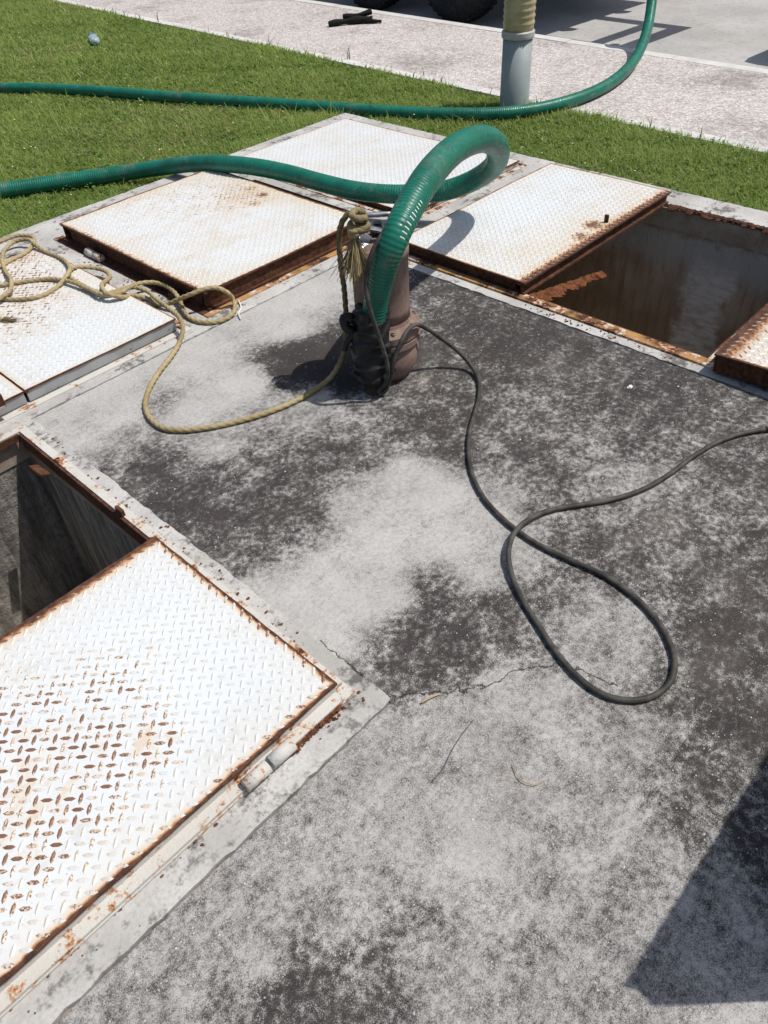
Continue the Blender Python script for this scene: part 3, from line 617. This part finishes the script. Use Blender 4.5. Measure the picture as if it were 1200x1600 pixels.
# ------------------------------------------------------------------ hoses, rope, cable
M_H1 = mat_hose('green_suction_hose', .0125); M_H2 = mat_hose('green_delivery_hose', .012)
HP = smooth_pts(spline([(1.559,1.607,0.265),(1.567,1.596,0.345),(1.57,1.564,0.44),(1.596,1.536,0.54),(1.715,1.57,0.6),(1.956,1.678,0.62),(2.23,1.787,0.6),(2.452,1.857,0.55),(2.601,1.915,0.48),(2.739,2,0.38),(2.833,2.107,0.28),(2.842,2.214,0.205),(2.787,2.313,0.16),(2.704,2.441,0.14),(2.625,2.576,0.135),(2.57,2.739,0.135),(2.543,2.938,0.138),(2.53,3.164,0.14),(2.494,3.379,0.14),(2.443,3.591,0.13),(2.409,3.85,0.09),(2.354,4.107,0.035),(2.252,4.304,0),(2.083,4.459,-0.015),(1.873,4.608,-0.02),(1.659,4.74,-0.02),(1.289,4.932,-0.02),(0.748,5.164,-0.02)], .012), 14); HP = spline(HP, .004)
n_ = len(HP); s_ = np.linspace(0, 1, n_); L_ = np.cumsum(np.r_[0, np.linalg.norm(np.diff(HP, axis=0), axis=1)])
rad = .040+.008*np.clip((L_-.08)/.5, 0, 1)-.005*np.clip((L_-1.7)/.6, 0, 1)
rad = rad+.00045*np.sin(L_*2*np.pi/.0125)
h1 = tube('green_hose', HP, rad, M_H1, None, 28)
tag(h1, 'ribbed green hose rising in a loop from the pump and running off over the lids', 'hose', 'green hoses')
# white print on the hose
T_, N_, B_ = frames(HP); M_PRINT = mat_plain('white_print', (.70, .72, .66), .7, .2, .3, 200, bump=0)
camp = np.array([0, 0, 1.5]); pm = MB()
for q in range(10):
    d = .292+q*.0135; i = int(np.searchsorted(L_, d)); c = HP[i]; t = T_[i]
    v = camp-c; v -= t*v.dot(t); v /= np.linalg.norm(v); b = np.cross(t, v)
    ln = .95 if q < 6 else .55
    for a0 in np.linspace(-.15-.45*ln*.5-.35, -.15+.45*ln*.5-.35, 5)[:-1]:
        da = .45*ln/4; r = rad[i]+.0012; pts = []
        for aa, tt in ((a0, -.002), (a0+da, -.002), (a0+da, .002), (a0, .002)):
            p = c+t*tt+(v*math.cos(aa)-b*math.sin(aa))*r; pts.append(p)
        pm.add(pts, [(0, 1, 2, 3)])
tag(pm.obj('printed_marks', M_PRINT, h1), kind='stuff')
HT = smooth_pts(spline([(2.119,8.805,-0.02),(2.514,7.671,-0.02),(2.752,6.983,-0.015),(2.924,6.667,-0.015),(3.165,6.101,-0.015),(3.362,5.523,-0.015),(3.598,4.901,-0.015),(3.816,4.323,-0.015),(3.983,3.869,-0.015),(4.173,3.467,-0.015),(4.33,3.22,-0.015),(4.521,3.053,-0.012),(4.817,2.954,-0.012),(5.181,2.936,-0.012),(5.586,3.002,-0.005),(5.961,3.114,0.02),(6.224,3.21,0.08),(6.448,3.314,0.16),(6.542,3.365,0.26),(6.568,3.397,0.42),(6.95,3.45,0.62),(7.3,3.5,0.78)], .03), 10)
h2o = tube('green_hose', HT, .0385, M_H2, None, 20)
tag(h2o, 'green hose lying across the lawn past the grey post and rising over the road', 'hose', 'green hoses')
M_ROPE = mat_rope()
RP = smooth_pts(spline([(1.592,1.688,0.585),(1.582,1.709,0.585),(1.568,1.726,0.56),(1.57,1.75,0.5),(1.566,1.751,0.42),(1.581,1.762,0.31),(1.569,1.754,0.21),(1.555,1.752,0.13),(1.53,1.762,0.06),(1.48,1.76,0.025),(1.406,1.761,0.012),(1.304,1.765,0.011),(1.23,1.78,0.011),(1.121,1.82,0.011),(1.027,1.873,0.011),(0.961,1.926,0.011),(0.92,1.987,0.011),(0.919,2.068,0.011),(0.951,2.152,0.011),(1.016,2.229,0.011),(1.108,2.3,0.011),(1.206,2.358,0.012),(1.284,2.41,0.02),(1.322,2.433,0.045),(1.347,2.481,0.065),(1.372,2.569,0.055),(1.389,2.658,0.05),(1.404,2.743,0.045),(1.423,2.846,0.04),(1.407,2.898,0.045),(1.335,2.882,0.07),(1.278,2.886,0.075),(1.257,2.956,0.07),(1.256,3.06,0.065),(1.26,3.149,0.063),(1.278,3.226,0.063),(1.308,3.245,0.07),(1.361,3.248,0.055),(1.405,3.22,0.04),(1.415,3.144,0.04),(1.391,3.077,0.045),(1.329,3.011,0.065),(1.272,2.918,0.09),(1.258,2.845,0.09),(1.297,2.821,0.07),(1.378,2.861,0.03),(1.413,2.835,0.012),(1.409,2.742,0.014),(1.421,2.686,0.03),(1.448,2.63,0.06),(1.477,2.569,0.09),(1.519,2.545,0.1),(1.559,2.52,0.1),(1.586,2.485,0.08),(1.614,2.49,0.03),(1.592,2.458,0.012),(1.546,2.425,0.011),(1.487,2.425,0.011),(1.442,2.465,0.011),(1.425,2.527,0.012),(1.435,2.592,0.02),(1.465,2.657,0.03),(1.492,2.737,0.04),(1.502,2.818,0.04),(1.488,2.885,0.04),(1.448,2.912,0.045),(1.377,2.888,0.06),(1.292,2.835,0.085),(1.254,2.866,0.085),(1.245,2.984,0.075),(1.231,3.118,0.075),(1.199,3.233,0.065),(1.14,3.296,0.063),(1.071,3.338,0.063),(1.026,3.367,0.063),(0.971,3.499,0.063),(0.993,3.677,0.063),(1.109,3.798,0.063),(1.244,3.816,0.063),(1.339,3.822,0.06),(1.375,3.761,0.06),(1.341,3.661,0.063),(1.262,3.592,0.063),(1.171,3.569,0.063),(1.093,3.533,0.066),(0.99,3.409,0.068),(0.962,3.281,0.063),(1.008,3.183,0.063),(1.081,3.126,0.063),(1.181,3.146,0.063),(1.245,3.164,0.085),(1.32,3.302,0.07),(1.336,3.415,0.063),(1.327,3.531,0.062),(1.324,3.602,0.075),(1.331,3.688,0.078),(1.283,3.744,0.068),(1.223,3.707,0.068),(1.159,3.611,0.068),(1.102,3.462,0.068),(1.062,3.314,0.083),(1.015,3.241,0.08),(0.959,3.213,0.08),(0.902,3.225,0.065),(0.884,3.132,0.063),(0.888,3.059,0.063)], .006), 6)
rng_w = np.random.default_rng(5)
RP[40:-1, :] += np.cumsum(rng_w.normal(0, .0001, RP[40:-1].shape), 0)*0
def soil(s, P): return np.clip((P[:, 2]-.03)/.1, 0, 1)*(s < 1.2)*.85+.12
rope = tube('rope', RP, .0088, M_ROPE, None, 18, 1/.085, .14, 3, {'soil': soil})
tag(rope, 'straw coloured twisted rope tied to the pump and heaped on the lids', 'rope')
def fray(name, p, d, n, L, spread, parent):
    r = random.Random(11); V = []; F = []; d = Vector(d).normalized()
    for i in range(n):
        a = Vector(p)+Vector((r.uniform(-1, 1), r.uniform(-1, 1), r.uniform(-1, 1)))*.008
        v = (d+Vector((r.gauss(0, 1), r.gauss(0, 1), r.gauss(0, .5)))*spread).normalized(); l = L*r.uniform(.6, 1.05); sd = v.cross(Vector((r.random(), r.random(), r.random()))).normalized()*.0011
        c = Vector((r.gauss(0, 1), r.gauss(0, 1), -.4))*.006; k = len(V)
        for t, w_ in ((0, 1), (.35, 1), (.7, .9), (1, .5)):
            q = a+v*l*t+c*t*t*1.5; V += [(q+sd*w_)[:], (q-sd*w_)[:]]
        for j in range(3): F.append((k+2*j, k+2*j+1, k+2*j+3, k+2*j+2))
    return tag(mesh_obj(name, V, F, M_ROPE, parent, False, {'along': [0]*len(V), 'soil': [.15]*len(V)}), kind='stuff')
kc = Vector((1.585, 1.672, .575))
fray('frayed_end', (1.562, 1.668, .525), (-.1, .0, -1), 420, .135, .24, rope)
fray('frayed_end', RP[-1], (.55, -.65, -.12), 120, .07, .2, rope)
kp = []
for i in range(60):
    a = i/60*2*math.pi*3; kp.append((kc.x+.024*math.cos(a)+.006*math.sin(a*.7), kc.y+.022*math.sin(a), kc.z+.012-.05*i/60+.008*math.sin(a*.5)))
tube('knot', np.array(kp), .011, M_ROPE, rope, 14, 1/.07, .14, 3, {'soil': lambda s, P: s*0+.7})
kp2 = [(kc.x-.024+.014*math.cos(a), kc.y-.004+.014*math.sin(a), kc.z-.045+.002*a) for a in np.linspace(0, 4*math.pi, 40)]
tube('whipping', np.array(kp2), .008, M_ROPE, rope, 10, 1/.07, .14, 3, {'soil': lambda s, P: s*0+.1})
M_CAB = mat_plain('dusty_cable', (.030, .028, .025), .65, .3, .5, 25, (.085, .078, .066), bump=.2)
CP = smooth_pts(spline([(1.63,1.591,0.56),(1.573,1.563,0.555),(1.545,1.568,0.53),(1.522,1.572,0.487),(1.513,1.583,0.425),(1.495,1.561,0.375),(1.501,1.546,0.3),(1.518,1.535,0.215),(1.528,1.524,0.13),(1.531,1.547,0.05),(1.517,1.57,0.016),(1.526,1.557,0.012),(1.55,1.543,0.055),(1.546,1.52,0.13),(1.572,1.515,0.185),(1.614,1.517,0.225),(1.672,1.529,0.225),(1.73,1.535,0.185),(1.795,1.516,0.12),(1.832,1.473,0.07),(1.845,1.423,0.025),(1.813,1.364,0.012),(1.751,1.309,0.009),(1.645,1.245,0.009),(1.552,1.193,0.009),(1.461,1.124,0.009),(1.382,1.042,0.009),(1.329,0.959,0.009),(1.3,0.88,0.009),(1.285,0.818,0.009),(1.278,0.738,0.009),(1.284,0.64,0.009),(1.295,0.55,0.009),(1.285,0.461,0.009),(1.26,0.386,0.009),(1.215,0.319,0.009),(1.167,0.277,0.009),(1.102,0.258,0.009),(1.043,0.273,0.009),(1.004,0.306,0.009),(0.981,0.357,0.009),(0.987,0.428,0.009),(1.01,0.497,0.009),(1.052,0.58,0.009),(1.093,0.658,0.009),(1.135,0.719,0.014),(1.185,0.769,0.024),(1.253,0.801,0.027),(1.329,0.808,0.02),(1.411,0.788,0.01),(1.474,0.744,0.009),(1.551,0.687,0.009),(1.645,0.639,0.009),(1.761,0.611,0.009),(1.89,0.596,0.009),(2.017,0.565,0.009),(2.102,0.523,0.009),(2.151,0.484,0.009),(2.282,0.339,0.009),(2.388,0.1,0.009)], .008), 6)
cab = tube('power_cable', CP, .0074, M_CAB, None, 14)
tag(cab, 'dark rubber power cable looped over the slab from the pump', 'cable')
i = int(np.argmin(((CP-np.array([1.5, .66, .009]))**2).sum(1)))
d = ((CP[:, 0]-1.54)**2+(CP[:, 1]-.62)**2); 
M_TAPE = mat_plain('blue_black_tape', (.014, .016, .035), .4, .4, .3, 40)
i = int(np.argmin(np.abs(np.arange(len(CP))-int(len(CP)*.905)))); tube('tape', CP[i-2:i+3], .0086, M_TAPE, cab, 14)

# ------------------------------------------------------------------ bollard light
M_PVC = mat_plain('grey_pvc', (.29, .325, .325), .5, .35, .18, 5, bump=.05); M_LENS = mat_plain('khaki_ribbed_plastic', (.40, .34, .19), .4, .4, .25, 12, bump=.05); M_CAPG = mat_plain('grey_collar', (.40, .40, .37), .5, .3, .15, 10)
BP = (4.66, 3.29, GZ)
bl = empty('bollard_light', BP, 'grey bollard post with khaki ribbed lamp head at the lawn edge', 'bollard light')
MB().lathe([(.100, -.05), (.098, .0), (.095, .43)], 40).obj('post', M_PVC, bl, True)
MB().lathe([(.094, .428), (.104, .428), (.106, .440), (.106, .462), (.100, .468), (.097, .469)], 40).obj('collar', M_CAPG, bl, False)
pr = [(.094, .468), (.096, .490)]
for i in range(7): z = .496+i*.036; pr += [(.096, z), (.101, z+.010), (.101, z+.017), (.096, z+.028)]
pr += [(.096, .77)]
MB().lathe(pr, 40).obj('ribbed_lens', M_LENS, bl, True)
MB().lathe([(.107, .77), (.110, .775), (.110, .81), (.09, .835), (.001, .845)], 40).obj('cap', M_CAPG, bl, False)

# ------------------------------------------------------------------ truck on the road (only its lower part is in view)
M_TYRE = mat_plain('tyre_rubber', (.016, .016, .017), .8, .25, .4, 20, (.035, .033, .031)); M_CHAS = mat_plain('dark_chassis', (.02, .021, .022), .6, .3, .4, 12); M_RIMW = mat_plain('wheel_steel', (.22, .22, .22), .55, .4, .4, 15); M_TANK = mat_plain('tank_paint', (.35, .33, .26), .5, .35, .2, 4)
RZ = -.165; TH = math.atan(-.055)
truck = empty('parked_truck', (8.05, 6.2, RZ), 'dark tank truck parked on the road beyond the footpath', 'truck', rot=(0, 0, TH))
def wheel(x, y):
    wz = .5; prof = []
    for r, a in ((.27, -.10), (.30, -.135), (.40, -.145), (.455, -.13), (.49, -.10), (.5, -.06), (.5, -.025), (.482, -.022), (.482, -.012), (.5, -.010), (.5, .010), (.482, .012), (.482, .022), (.5, .025), (.5, .06), (.49, .10), (.455, .13), (.40, .145), (.30, .135), (.27, .10)): prof.append((r, a))
    t = MB().lathe(prof, 56, axis='X', closed=True).obj('tyre', M_TYRE, truck, True, (x, y, wz))
    mb = MB()
    for i in range(44):   # tread blocks
        a = 2*math.pi*i/44; ca, sa = math.cos(a), math.sin(a)
        for s in (-1, 1):
            P = []
            for r in (.488, .512):
                for da, xx in ((-.045, .03*s), (.02, .03*s), (.055, .115*s), (-.01, .115*s)):
                    rr = r-(.012 if abs(xx) > .1 else 0); P.append((xx, rr*math.cos(a+da), rr*math.sin(a+da)))
            mb.add(P, [(0, 1, 2, 3), (4, 5, 6, 7), (0, 1, 5, 4), (1, 2, 6, 5), (2, 3, 7, 6), (3, 0, 4, 7)])
    tag(mb.obj('tread', M_TYRE, t), kind='stuff')
    rm = MB().lathe([(.272, -.10), (.285, -.12), (.27, -.112), (.25, -.06), (.16, -.02), (.14, -.09), (.09, -.10), (.001, -.10)], 40, axis='X').obj('rim', M_RIMW, truck, True, (x, y, wz))
    for i in range(8):
        a = 2*math.pi*i/8; MB().lathe([(.014, -.045), (.014, -.02)], 6, axis='X').obj('wheel_nut', M_CHAS, rm, False, (0, .185*math.cos(a), .185*math.sin(a)))
for y in (-.56, .72, 3.9):
    wheel(-.97, y)
    wheel(.97, y)
for x in (-.45, .45): MB().box(x-.05, x+.05, -2.0, 5.2, .62, .80, .006).obj('chassis_rail', M_CHAS, truck)
MB().box(-.98, 1.06, -2.0, 3.1, .93, 1.06, .01).obj('deck', M_CHAS, truck)
for y in (-.56, .72, 3.9): MB().lathe([(.07, -.8), (.07, .8)], 16, axis='X').obj('axle', M_CHAS, truck, True, (0, y, .5))
MB().lathe([(.2, -1.5), (.45, -1.42), (.6, -1.2), (.6, 2.8), (.45, 3.0), (.2, 3.06)], 40, (.15, 0, 1.72), 'Y').obj('tank', M_TANK, truck, True)
MB().box(-1.02, 1.02, 3.3, 5.1, .75, 2.2, .12).obj('cab', M_TANK, truck)
MB().box(-.9, .9, 5.09, 5.11, 1.5, 2.05, .005).obj('windscreen', M_BLACK, truck)
for z0 in (0,):      # rear platform of bars, the source of the barred shadow
    for (a, b, c, e) in ((-.76, .32, -2.98, -2.83), (-.62, .18, -2.66, -2.54), (-.76, -.62, -2.83, -2.0), (.18, .32, -2.83, -2.0)):
        MB().box(a, b, c, e, .99, 1.05, .004).obj('platform_bar', M_CHAS, truck)
# unseen car added behind the truck to cast the rounded road shadow
M_CAR = mat_plain('dark_blue_car_paint', (.02, .03, .06), .3, .5, .2, 4, bump=0)
car = empty('shadow_car', (7.90, .30, RZ), 'unseen dark car added behind the truck to shade the road', 'car', rot=(0, 0, TH))
MB().box(-.85, .85, -2.1, 2.1, .22, .88, .20).obj('car_body', M_CAR, car, True)
MB().box(-.74, .74, -1.7, .75, .84, 1.42, .24).obj('cabin', M_CAR, car, True)
for x in (-.80, .80):
    for y in (-1.35, 1.35):
        MB().lathe([(.17, -.08), (.29, -.09), (.31, -.06), (.31, .06), (.29, .09), (.17, .08)], 32, axis='X', closed=True).obj('tyre', M_TYRE, car, True, (x, y, .31))
        MB().lathe([(.18, -.07), (.15, -.04), (.001, -.05)] if x < 0 else [(.18, .07), (.15, .04), (.001, .05)], 24, axis='X').obj('rim', M_RIMW, car, True, (x, y, .31))

# ------------------------------------------------------------------ small things
M_STRAP = mat_plain('black_webbing', (.012, .011, .011), .8, .2, .4, 60)
st = empty('discarded_gloves', (6.0, 6.15, -.056), 'crumpled black gloves dropped on the footpath', 'gloves')
def lump(pts, r): return smooth_pts(spline([(x-6.0, y-6.15, z) for x, y, z in pts], .015), 3), r
for nm, pts, r in (('glove', [(5.79, 6.31, .025), (5.86, 6.27, .03), (5.95, 6.21, .03), (6.04, 6.13, .035), (6.12, 6.04, .03)], (.030, .042)), ('glove', [(5.98, 6.30, .05), (6.05, 6.2, .055), (6.10, 6.14, .07), (6.17, 6.10, .085)], (.035, .028)),
                   ('finger', [(6.06, 6.10, .02), (6.11, 6.02, .02), (6.15, 5.95, .018)], (.024, .02))):
    P, r = lump(pts, r); rr_ = .8*np.linspace(r[0], r[1], len(P))*(1+.16*np.sin(np.arange(len(P))*.45)); tube(nm, P, rr_, M_STRAP, st, 10)
mp = NM('clear_plastic', .15, .5); mp.col((.55, .68, .72)); mp.b.inputs['Transmission Weight'].default_value = .55; mp.b.inputs['IOR'].default_value = 1.3
bt = empty('plastic_bottle', (4.16, 7.9, GZ), 'crushed clear plastic bottle lying in the grass', 'bottle', rot=(0, 0, math.radians(66)))
bm_ = MB().lathe([(.001, -.12), (.045, -.118), (.05, -.10), (.046, -.05), (.05, -.02), (.045, .03), (.05, .06), (.03, .10), (.016, .115), (.016, .14)], 20, (0, 0, .10), 'X')
bm_.V = [(x*1.35, y*.95+.006*math.sin(x*50), 0.06+(z-.10)*.55+.006*math.sin(x*55+y*40)) for x, y, z in bm_.V]; bm_.obj('bottle_body', mp.m, bt, True)
MB().lathe([(.018, .138), (.018, .155), (.001, .156)], 14, (.05, 0, .07), 'X').obj('bottle_cap', mat_plain('blue_cap', (.25, .45, .6), .5), bt)
M_TWIG = mat_plain('dry_straw', (.45, .33, .20), .8, .2, .3, 60); M_STR = mat_plain('white_string', (.7, .68, .64), .9, .1, .2, 60); M_THR = mat_plain('blue_thread', (.10, .12, .17), .8, .1, .3, 60)
tag(tube('straw_piece', spline([(.697, .650, .005), (.72, .642, .008), (.744, .633, .005)], .006), .0024, M_TWIG, None, 8), 'short dry straw lying on the slab beside the crack', 'straw')
tag(tube('white_string', spline([(1.645, 2.50, .012), (1.62, 2.455, .006), (1.58, 2.42, .007), (1.556, 2.378, .006)], .005), .003, M_STR, None, 8), 'short white string hanging over the slab edge by the rope', 'string')
tag(tube('blue_thread', spline([(.741, .534, .004), (.70, .53, .006), (.65, .522, .004), (.61, .510, .005), (.569, .508, .004)], .006), .0008, M_THR, None, 6), 'thin blue grey thread lying on the light concrete', 'thread')
tag(tube('dry_stem', spline([(.71, .405, .004), (.695, .37, .008), (.705, .345, .005), (.73, .335, .004)], .005), .0009, M_TWIG, None, 6), 'thin curved dry stem lying alone on the concrete', 'stem')
def chips(name, label, pts, size, mat, seed, kind=None):
    r = random.Random(seed); V = []; F = []
    for (x, y, z) in pts:
        s = size*r.uniform(.4, 1.3); k = len(V); a = r.random()*6.28; n = 5
        for zz in (0, s*.35):
            for i in range(n):
                q = a+2*math.pi*i/n; rr_ = s*r.uniform(.5, 1.1)*(1 if zz == 0 else .75); V.append((x+rr_*math.cos(q), y+rr_*math.sin(q)*.7, z+zz*r.uniform(.7, 1.2)))
        F.append(tuple(k+n+i for i in range(n)))
        for i in range(n): F.append((k+i, k+(i+1) % n, k+n+(i+1) % n, k+n+i))
    o = mesh_obj(name, V, F, mat); o['label'] = label; o['category'] = name.replace('_', ' ')
    if kind: o['kind'] = kind
    return o
r5 = random.Random(5)
def along(p, q, n, sd):
    out = []
    for i in range(n):
        t = r5.random(); out.append((p[0]+(q[0]-p[0])*t+r5.gauss(0, sd[0]), p[1]+(q[1]-p[1])*t+r5.gauss(0, sd[1]), .003))
    return out
chips('rust_flakes', 'loose rust flakes scattered along the lid edges', along((.22, .785), (-.3, .785), 40, (.03, .012))+along((.63, 1.0), (.63, 2.3), 60, (.012, .1))+along((2.35, .9), (2.35, 1.5), 50, (.012, .1))+along((1.44, 2.6), (1.45, 3.6), 50, (.02, .1))+along((.45, .775), (.6, .775), 30, (.02, .01)), .006, M_FLAKE, 1, 'stuff')
chips('rust_crumbs', 'heap of rust crumbs on the hinge side of the big white lid', [(r5.uniform(.405, .565), .793+r5.gauss(0, .005)-.012, .0085+r5.random()*.006) for _ in range(380)], .0052, M_FLAKE, 2, 'stuff')
chips('grit', 'white and dark grit strewn over the weathered slab', [p for p in [(r5.uniform(.0, 2.3), r5.uniform(-.1, 2.4), .0006) for _ in range(700)] if (p[0] > .67 or p[1] < .69)], .0030, M_KERB, 3, 'stuff')
M_CHIP = mat_plain('white_chip', (.72, .71, .69), .8, .2, .2, 60)
chips('paint_chips', 'white paint chips lying on the dark slab near the right pit', [(2.097, .94, .001), (2.105, .935, .001), (2.206, .812, .001), (1.63, 1.05, .001), (1.33, .98, .001), (1.1, .85, .001)], .011, M_CHIP, 4, 'stuff')

# ------------------------------------------------------------------ lawn
M_GR = mat_grass()
def hose_mask(x, y):
    ok = np.ones(len(x), bool)
    for P, r in ((HP, .045), (HT, .036)):
        Q = P[(P[:, 2] < .1)]; Q = Q[::max(1, len(Q)//160), :2]
        for c in np.array_split(np.arange(len(x)), max(1, len(x)//20000)):
            d = ((x[c, None]-Q[None, :, 0])**2+(y[c, None]-Q[None, :, 1])**2).min(1); ok[c] &= d > r*r
    return ok
R_ = np.array(cam.matrix_world.to_3x3())
def in_view(x, y, m=.25):
    c = (np.stack([x, y, np.full_like(x, GZ-1.5)], 1))@R_; f = 1178.65
    u = c[:, 0]/-c[:, 2]*f/600; v = c[:, 1]/-c[:, 2]*f/800
    return (c[:, 2] < 0) & (np.abs(u) < 1+m) & (np.abs(v) < 1+m)
def blades(n, hmul, wmul, col_a, col_b, seed, clump=True):
    r = np.random.default_rng(seed); X = []; Y = []
    tot = 0
    while tot < n:
        x = r.uniform(-.6, 5.9, 400000); y = r.uniform(-1.2, 13.5, 400000)
        ok = ~((x < 3.785) & (y < 4.045)) & (x < 4.605+.055*y) & in_view(x, y, .45)
        d = np.sqrt(x*x+y*y); ok &= r.random(len(x)) < np.clip((4.3/d)**1.7, 0, 1)
        x = x[ok]; y = y[ok]; X.append(x); Y.append(y); tot += len(x)
    x = np.concatenate(X)[:n]; y = np.concatenate(Y)[:n]; ok = hose_mask(x, y); x = x[ok]; y = y[ok]; n = len(x)
    def lf(fx, fy, p): return np.sin(x*fx+p)*np.sin(y*fy+p*2.1)
    big = .5+.25*lf(2.1, 1.7, .3)+.25*lf(5.3, 4.1, 1.2)+.2*lf(11, 9.3, 2.2)
    d = np.sqrt(x*x+y*y)
    edge = np.exp(-np.abs(y-4.06)/.12)*(x < 3.8); h = (.028+.036*r.random(n)**1.6)*hmul*(.6+.8*np.clip(big, 0, 1))*(1+.5*edge); wd = (.0020+.0018*r.random(n))*wmul*np.clip(d/4.5, 1, 1.9)
    a = r.uniform(0, 2*np.pi, n); lean = r.uniform(.4, 1.45, n); dx, dy = np.cos(a), np.sin(a); sx, sy = -dy, dx
    V = np.zeros((n, 5, 3), np.float32)
    for k, (t, ww) in enumerate(((0, 1), (0, -1), (.55, .85), (.55, -.85), (1, 0))):
        off = h*lean*t*t*.95; V[:, k, 0] = x+dx*off+sx*wd*ww; V[:, k, 1] = y+dy*off+sy*wd*ww; V[:, k, 2] = GZ-.004+h*t*np.sqrt(np.clip(1-(lean*t*.62)**2, .15, 1))
    F4 = np.array([[0, 1, 3, 2]]); base = (np.arange(n)*5)[:, None]
    quads = base+F4; tris = base+np.array([[2, 3, 4]])
    me = bpy.data.meshes.new('grass'); me.vertices.add(n*5); me.vertices.foreach_set('co', V.ravel())
    li = np.concatenate([quads.ravel(), tris.ravel()]); me.loops.add(len(li)); me.loops.foreach_set('vertex_index', li.astype(np.int32))
    me.polygons.add(2*n); me.polygons.foreach_set('loop_start', np.concatenate([np.arange(n)*4, 4*n+np.arange(n)*3]).astype(np.int32)); me.polygons.foreach_set('loop_total', np.r_[np.full(n, 4), np.full(n, 3)].astype(np.int32))
    me.update(calc_edges=True)
    t = np.clip(.5*big+.5*r.random(n)+r.normal(0, .12, n), 0, 1)[:, None]; c = np.array(col_a)[None]*(1-t)+np.array(col_b)[None]*t
    dry = r.random(n) < .07+.16*np.clip(lf(1.3, 1.9, .7)*1.5+.5*lf(4.1, 3.3, 2.0)-.3, 0, 1); c[dry] = np.array([.42, .36, .19])*(.6+.6*r.random((dry.sum(), 1)))
    C = np.ones((n, 5, 4), np.float32); C[:, :, :3] = c[:, None]
    at = me.color_attributes.new('tint', 'FLOAT_COLOR', 'POINT'); at.data.foreach_set('color', C.ravel())
    me.materials.append(M_GR); o = link(bpy.data.objects.new('grass', me)); return o
tag(blades(430000, .95, .85, (.165, .255, .046), (.345, .43, .11), 1), 'short mown green grass of the lawn round the slab', 'grass', kind='stuff')
tag(blades(14000, 1.75, .8, (.15, .23, .045), (.30, .38, .11), 2), 'long thin grass stalks standing above the mown lawn', 'grass', kind='stuff')
# broad leaved weeds and tiny flowers among the grass
def weeds(n, seed):
    r = np.random.default_rng(seed); V = []; F = []; C = []
    x = r.uniform(1.0, 5.4, n*6); y = r.uniform(.8, 9.5, n*6); ok = ~((x < 3.79) & (y < 4.05)) & (x < 4.6+.055*y) & in_view(x, y, .1); x = x[ok][:n]; y = y[ok][:n]; ok = hose_mask(x, y)
    for X, Y in zip(x[ok], y[ok]):
        for k in range(r.integers(3, 6)):
            a = r.uniform(0, 6.28); l = r.uniform(.006, .013); z = GZ+r.uniform(.02, .05); cx = X+r.normal(0, .012); cy = Y+r.normal(0, .012); b = len(V); tz = r.uniform(-.4, .4)
            for q in range(6):
                t = 2*math.pi*q/6; u_, v_ = l*math.cos(t), l*.62*math.sin(t); V.append((cx+u_*math.cos(a)-v_*math.sin(a), cy+u_*math.sin(a)+v_*math.cos(a), z+u_*tz))
            F.append(tuple(range(b, b+6))); g = r.uniform(.7, 1.25); C += [(.17*g, .26*g, .07*g, 1)]*6
    me = bpy.data.meshes.new('weed_leaves'); me.from_pydata(V, [], F); at = me.color_attributes.new('tint', 'FLOAT_COLOR', 'POINT'); at.data.foreach_set('color', np.array(C, np.float32).ravel()); me.materials.append(M_GR)
    return link(bpy.data.objects.new('weed_leaves', me))
tag(weeds(2600, 3), 'small broad leaved weeds growing through the mown lawn', 'weeds', kind='stuff')
M_FL = mat_plain('pale_petals', (.75, .72, .50), .7, .2, .3, 90, bump=0)
fl = MB(); r8 = random.Random(8); cnt = 0
while cnt < 260:
    X = r8.uniform(1.3, 5.0); Y = r8.uniform(1.2, 9.0)
    if (X < 3.8 and Y < 4.06) or X > 4.55+.055*Y: continue
    z = GZ+r8.uniform(.045, .075); s = r8.uniform(.004, .0075); fl.add([(X+s*math.cos(a), Y+s*math.sin(a), z+s*.4*math.sin(a*2)) for a in np.linspace(0, 2*math.pi, 7)[:-1]]+[(X, Y, z+s*.5)], [(i, (i+1) % 6, 6) for i in range(6)]); cnt += 1
tag(fl.obj('lawn_flowers', M_FL), 'tiny pale flowers dotted through the lawn', 'flowers', kind='stuff')
# straggling weeds on the joint between kerb and footpath
def tuft(x, y, z, h, n, seed):
    r = random.Random(seed); V = []; F = []
    for i in range(n):
        a = r.uniform(0, 6.28); l = h*r.uniform(.5, 1.1); ln = r.uniform(.3, 1.0); s = Vector((-math.sin(a), math.cos(a), 0))*.0028; k = len(V)
        for t, w_ in ((0, 1), (.4, .9), (.75, .6), (1, .15)):
            p = Vector((math.cos(a)*l*ln*t*t, math.sin(a)*l*ln*t*t, l*t*(1-.35*ln*t))); V += [(p+s*w_)[:], (p-s*w_)[:]]
        for j in range(3): F.append((k+2*j, k+2*j+1, k+2*j+3, k+2*j+2))
    me = bpy.data.meshes.new('grass_tuft'); me.from_pydata(V, [], F)
    at = me.color_attributes.new('tint', 'FLOAT_COLOR', 'POINT'); at.data.foreach_set('color', np.tile(np.array([.12, .13, .05, 1], np.float32), len(V))); me.materials.append(M_GR)
    o = link(bpy.data.objects.new('grass_tuft', me)); o.location = (x, y, z)
    return tag(o, 'thin straggling weed tuft growing from the kerb joint', 'weed', 'weed tufts along the kerb joint')
r9 = random.Random(21)
for i in range(15):
    y = r9.uniform(.9, 9.5); tuft(PX(r9.choice([4.60, 4.70, 4.70, 4.62]), y), y, -.055, r9.uniform(.05, .13), r9.randint(2, 5), i)
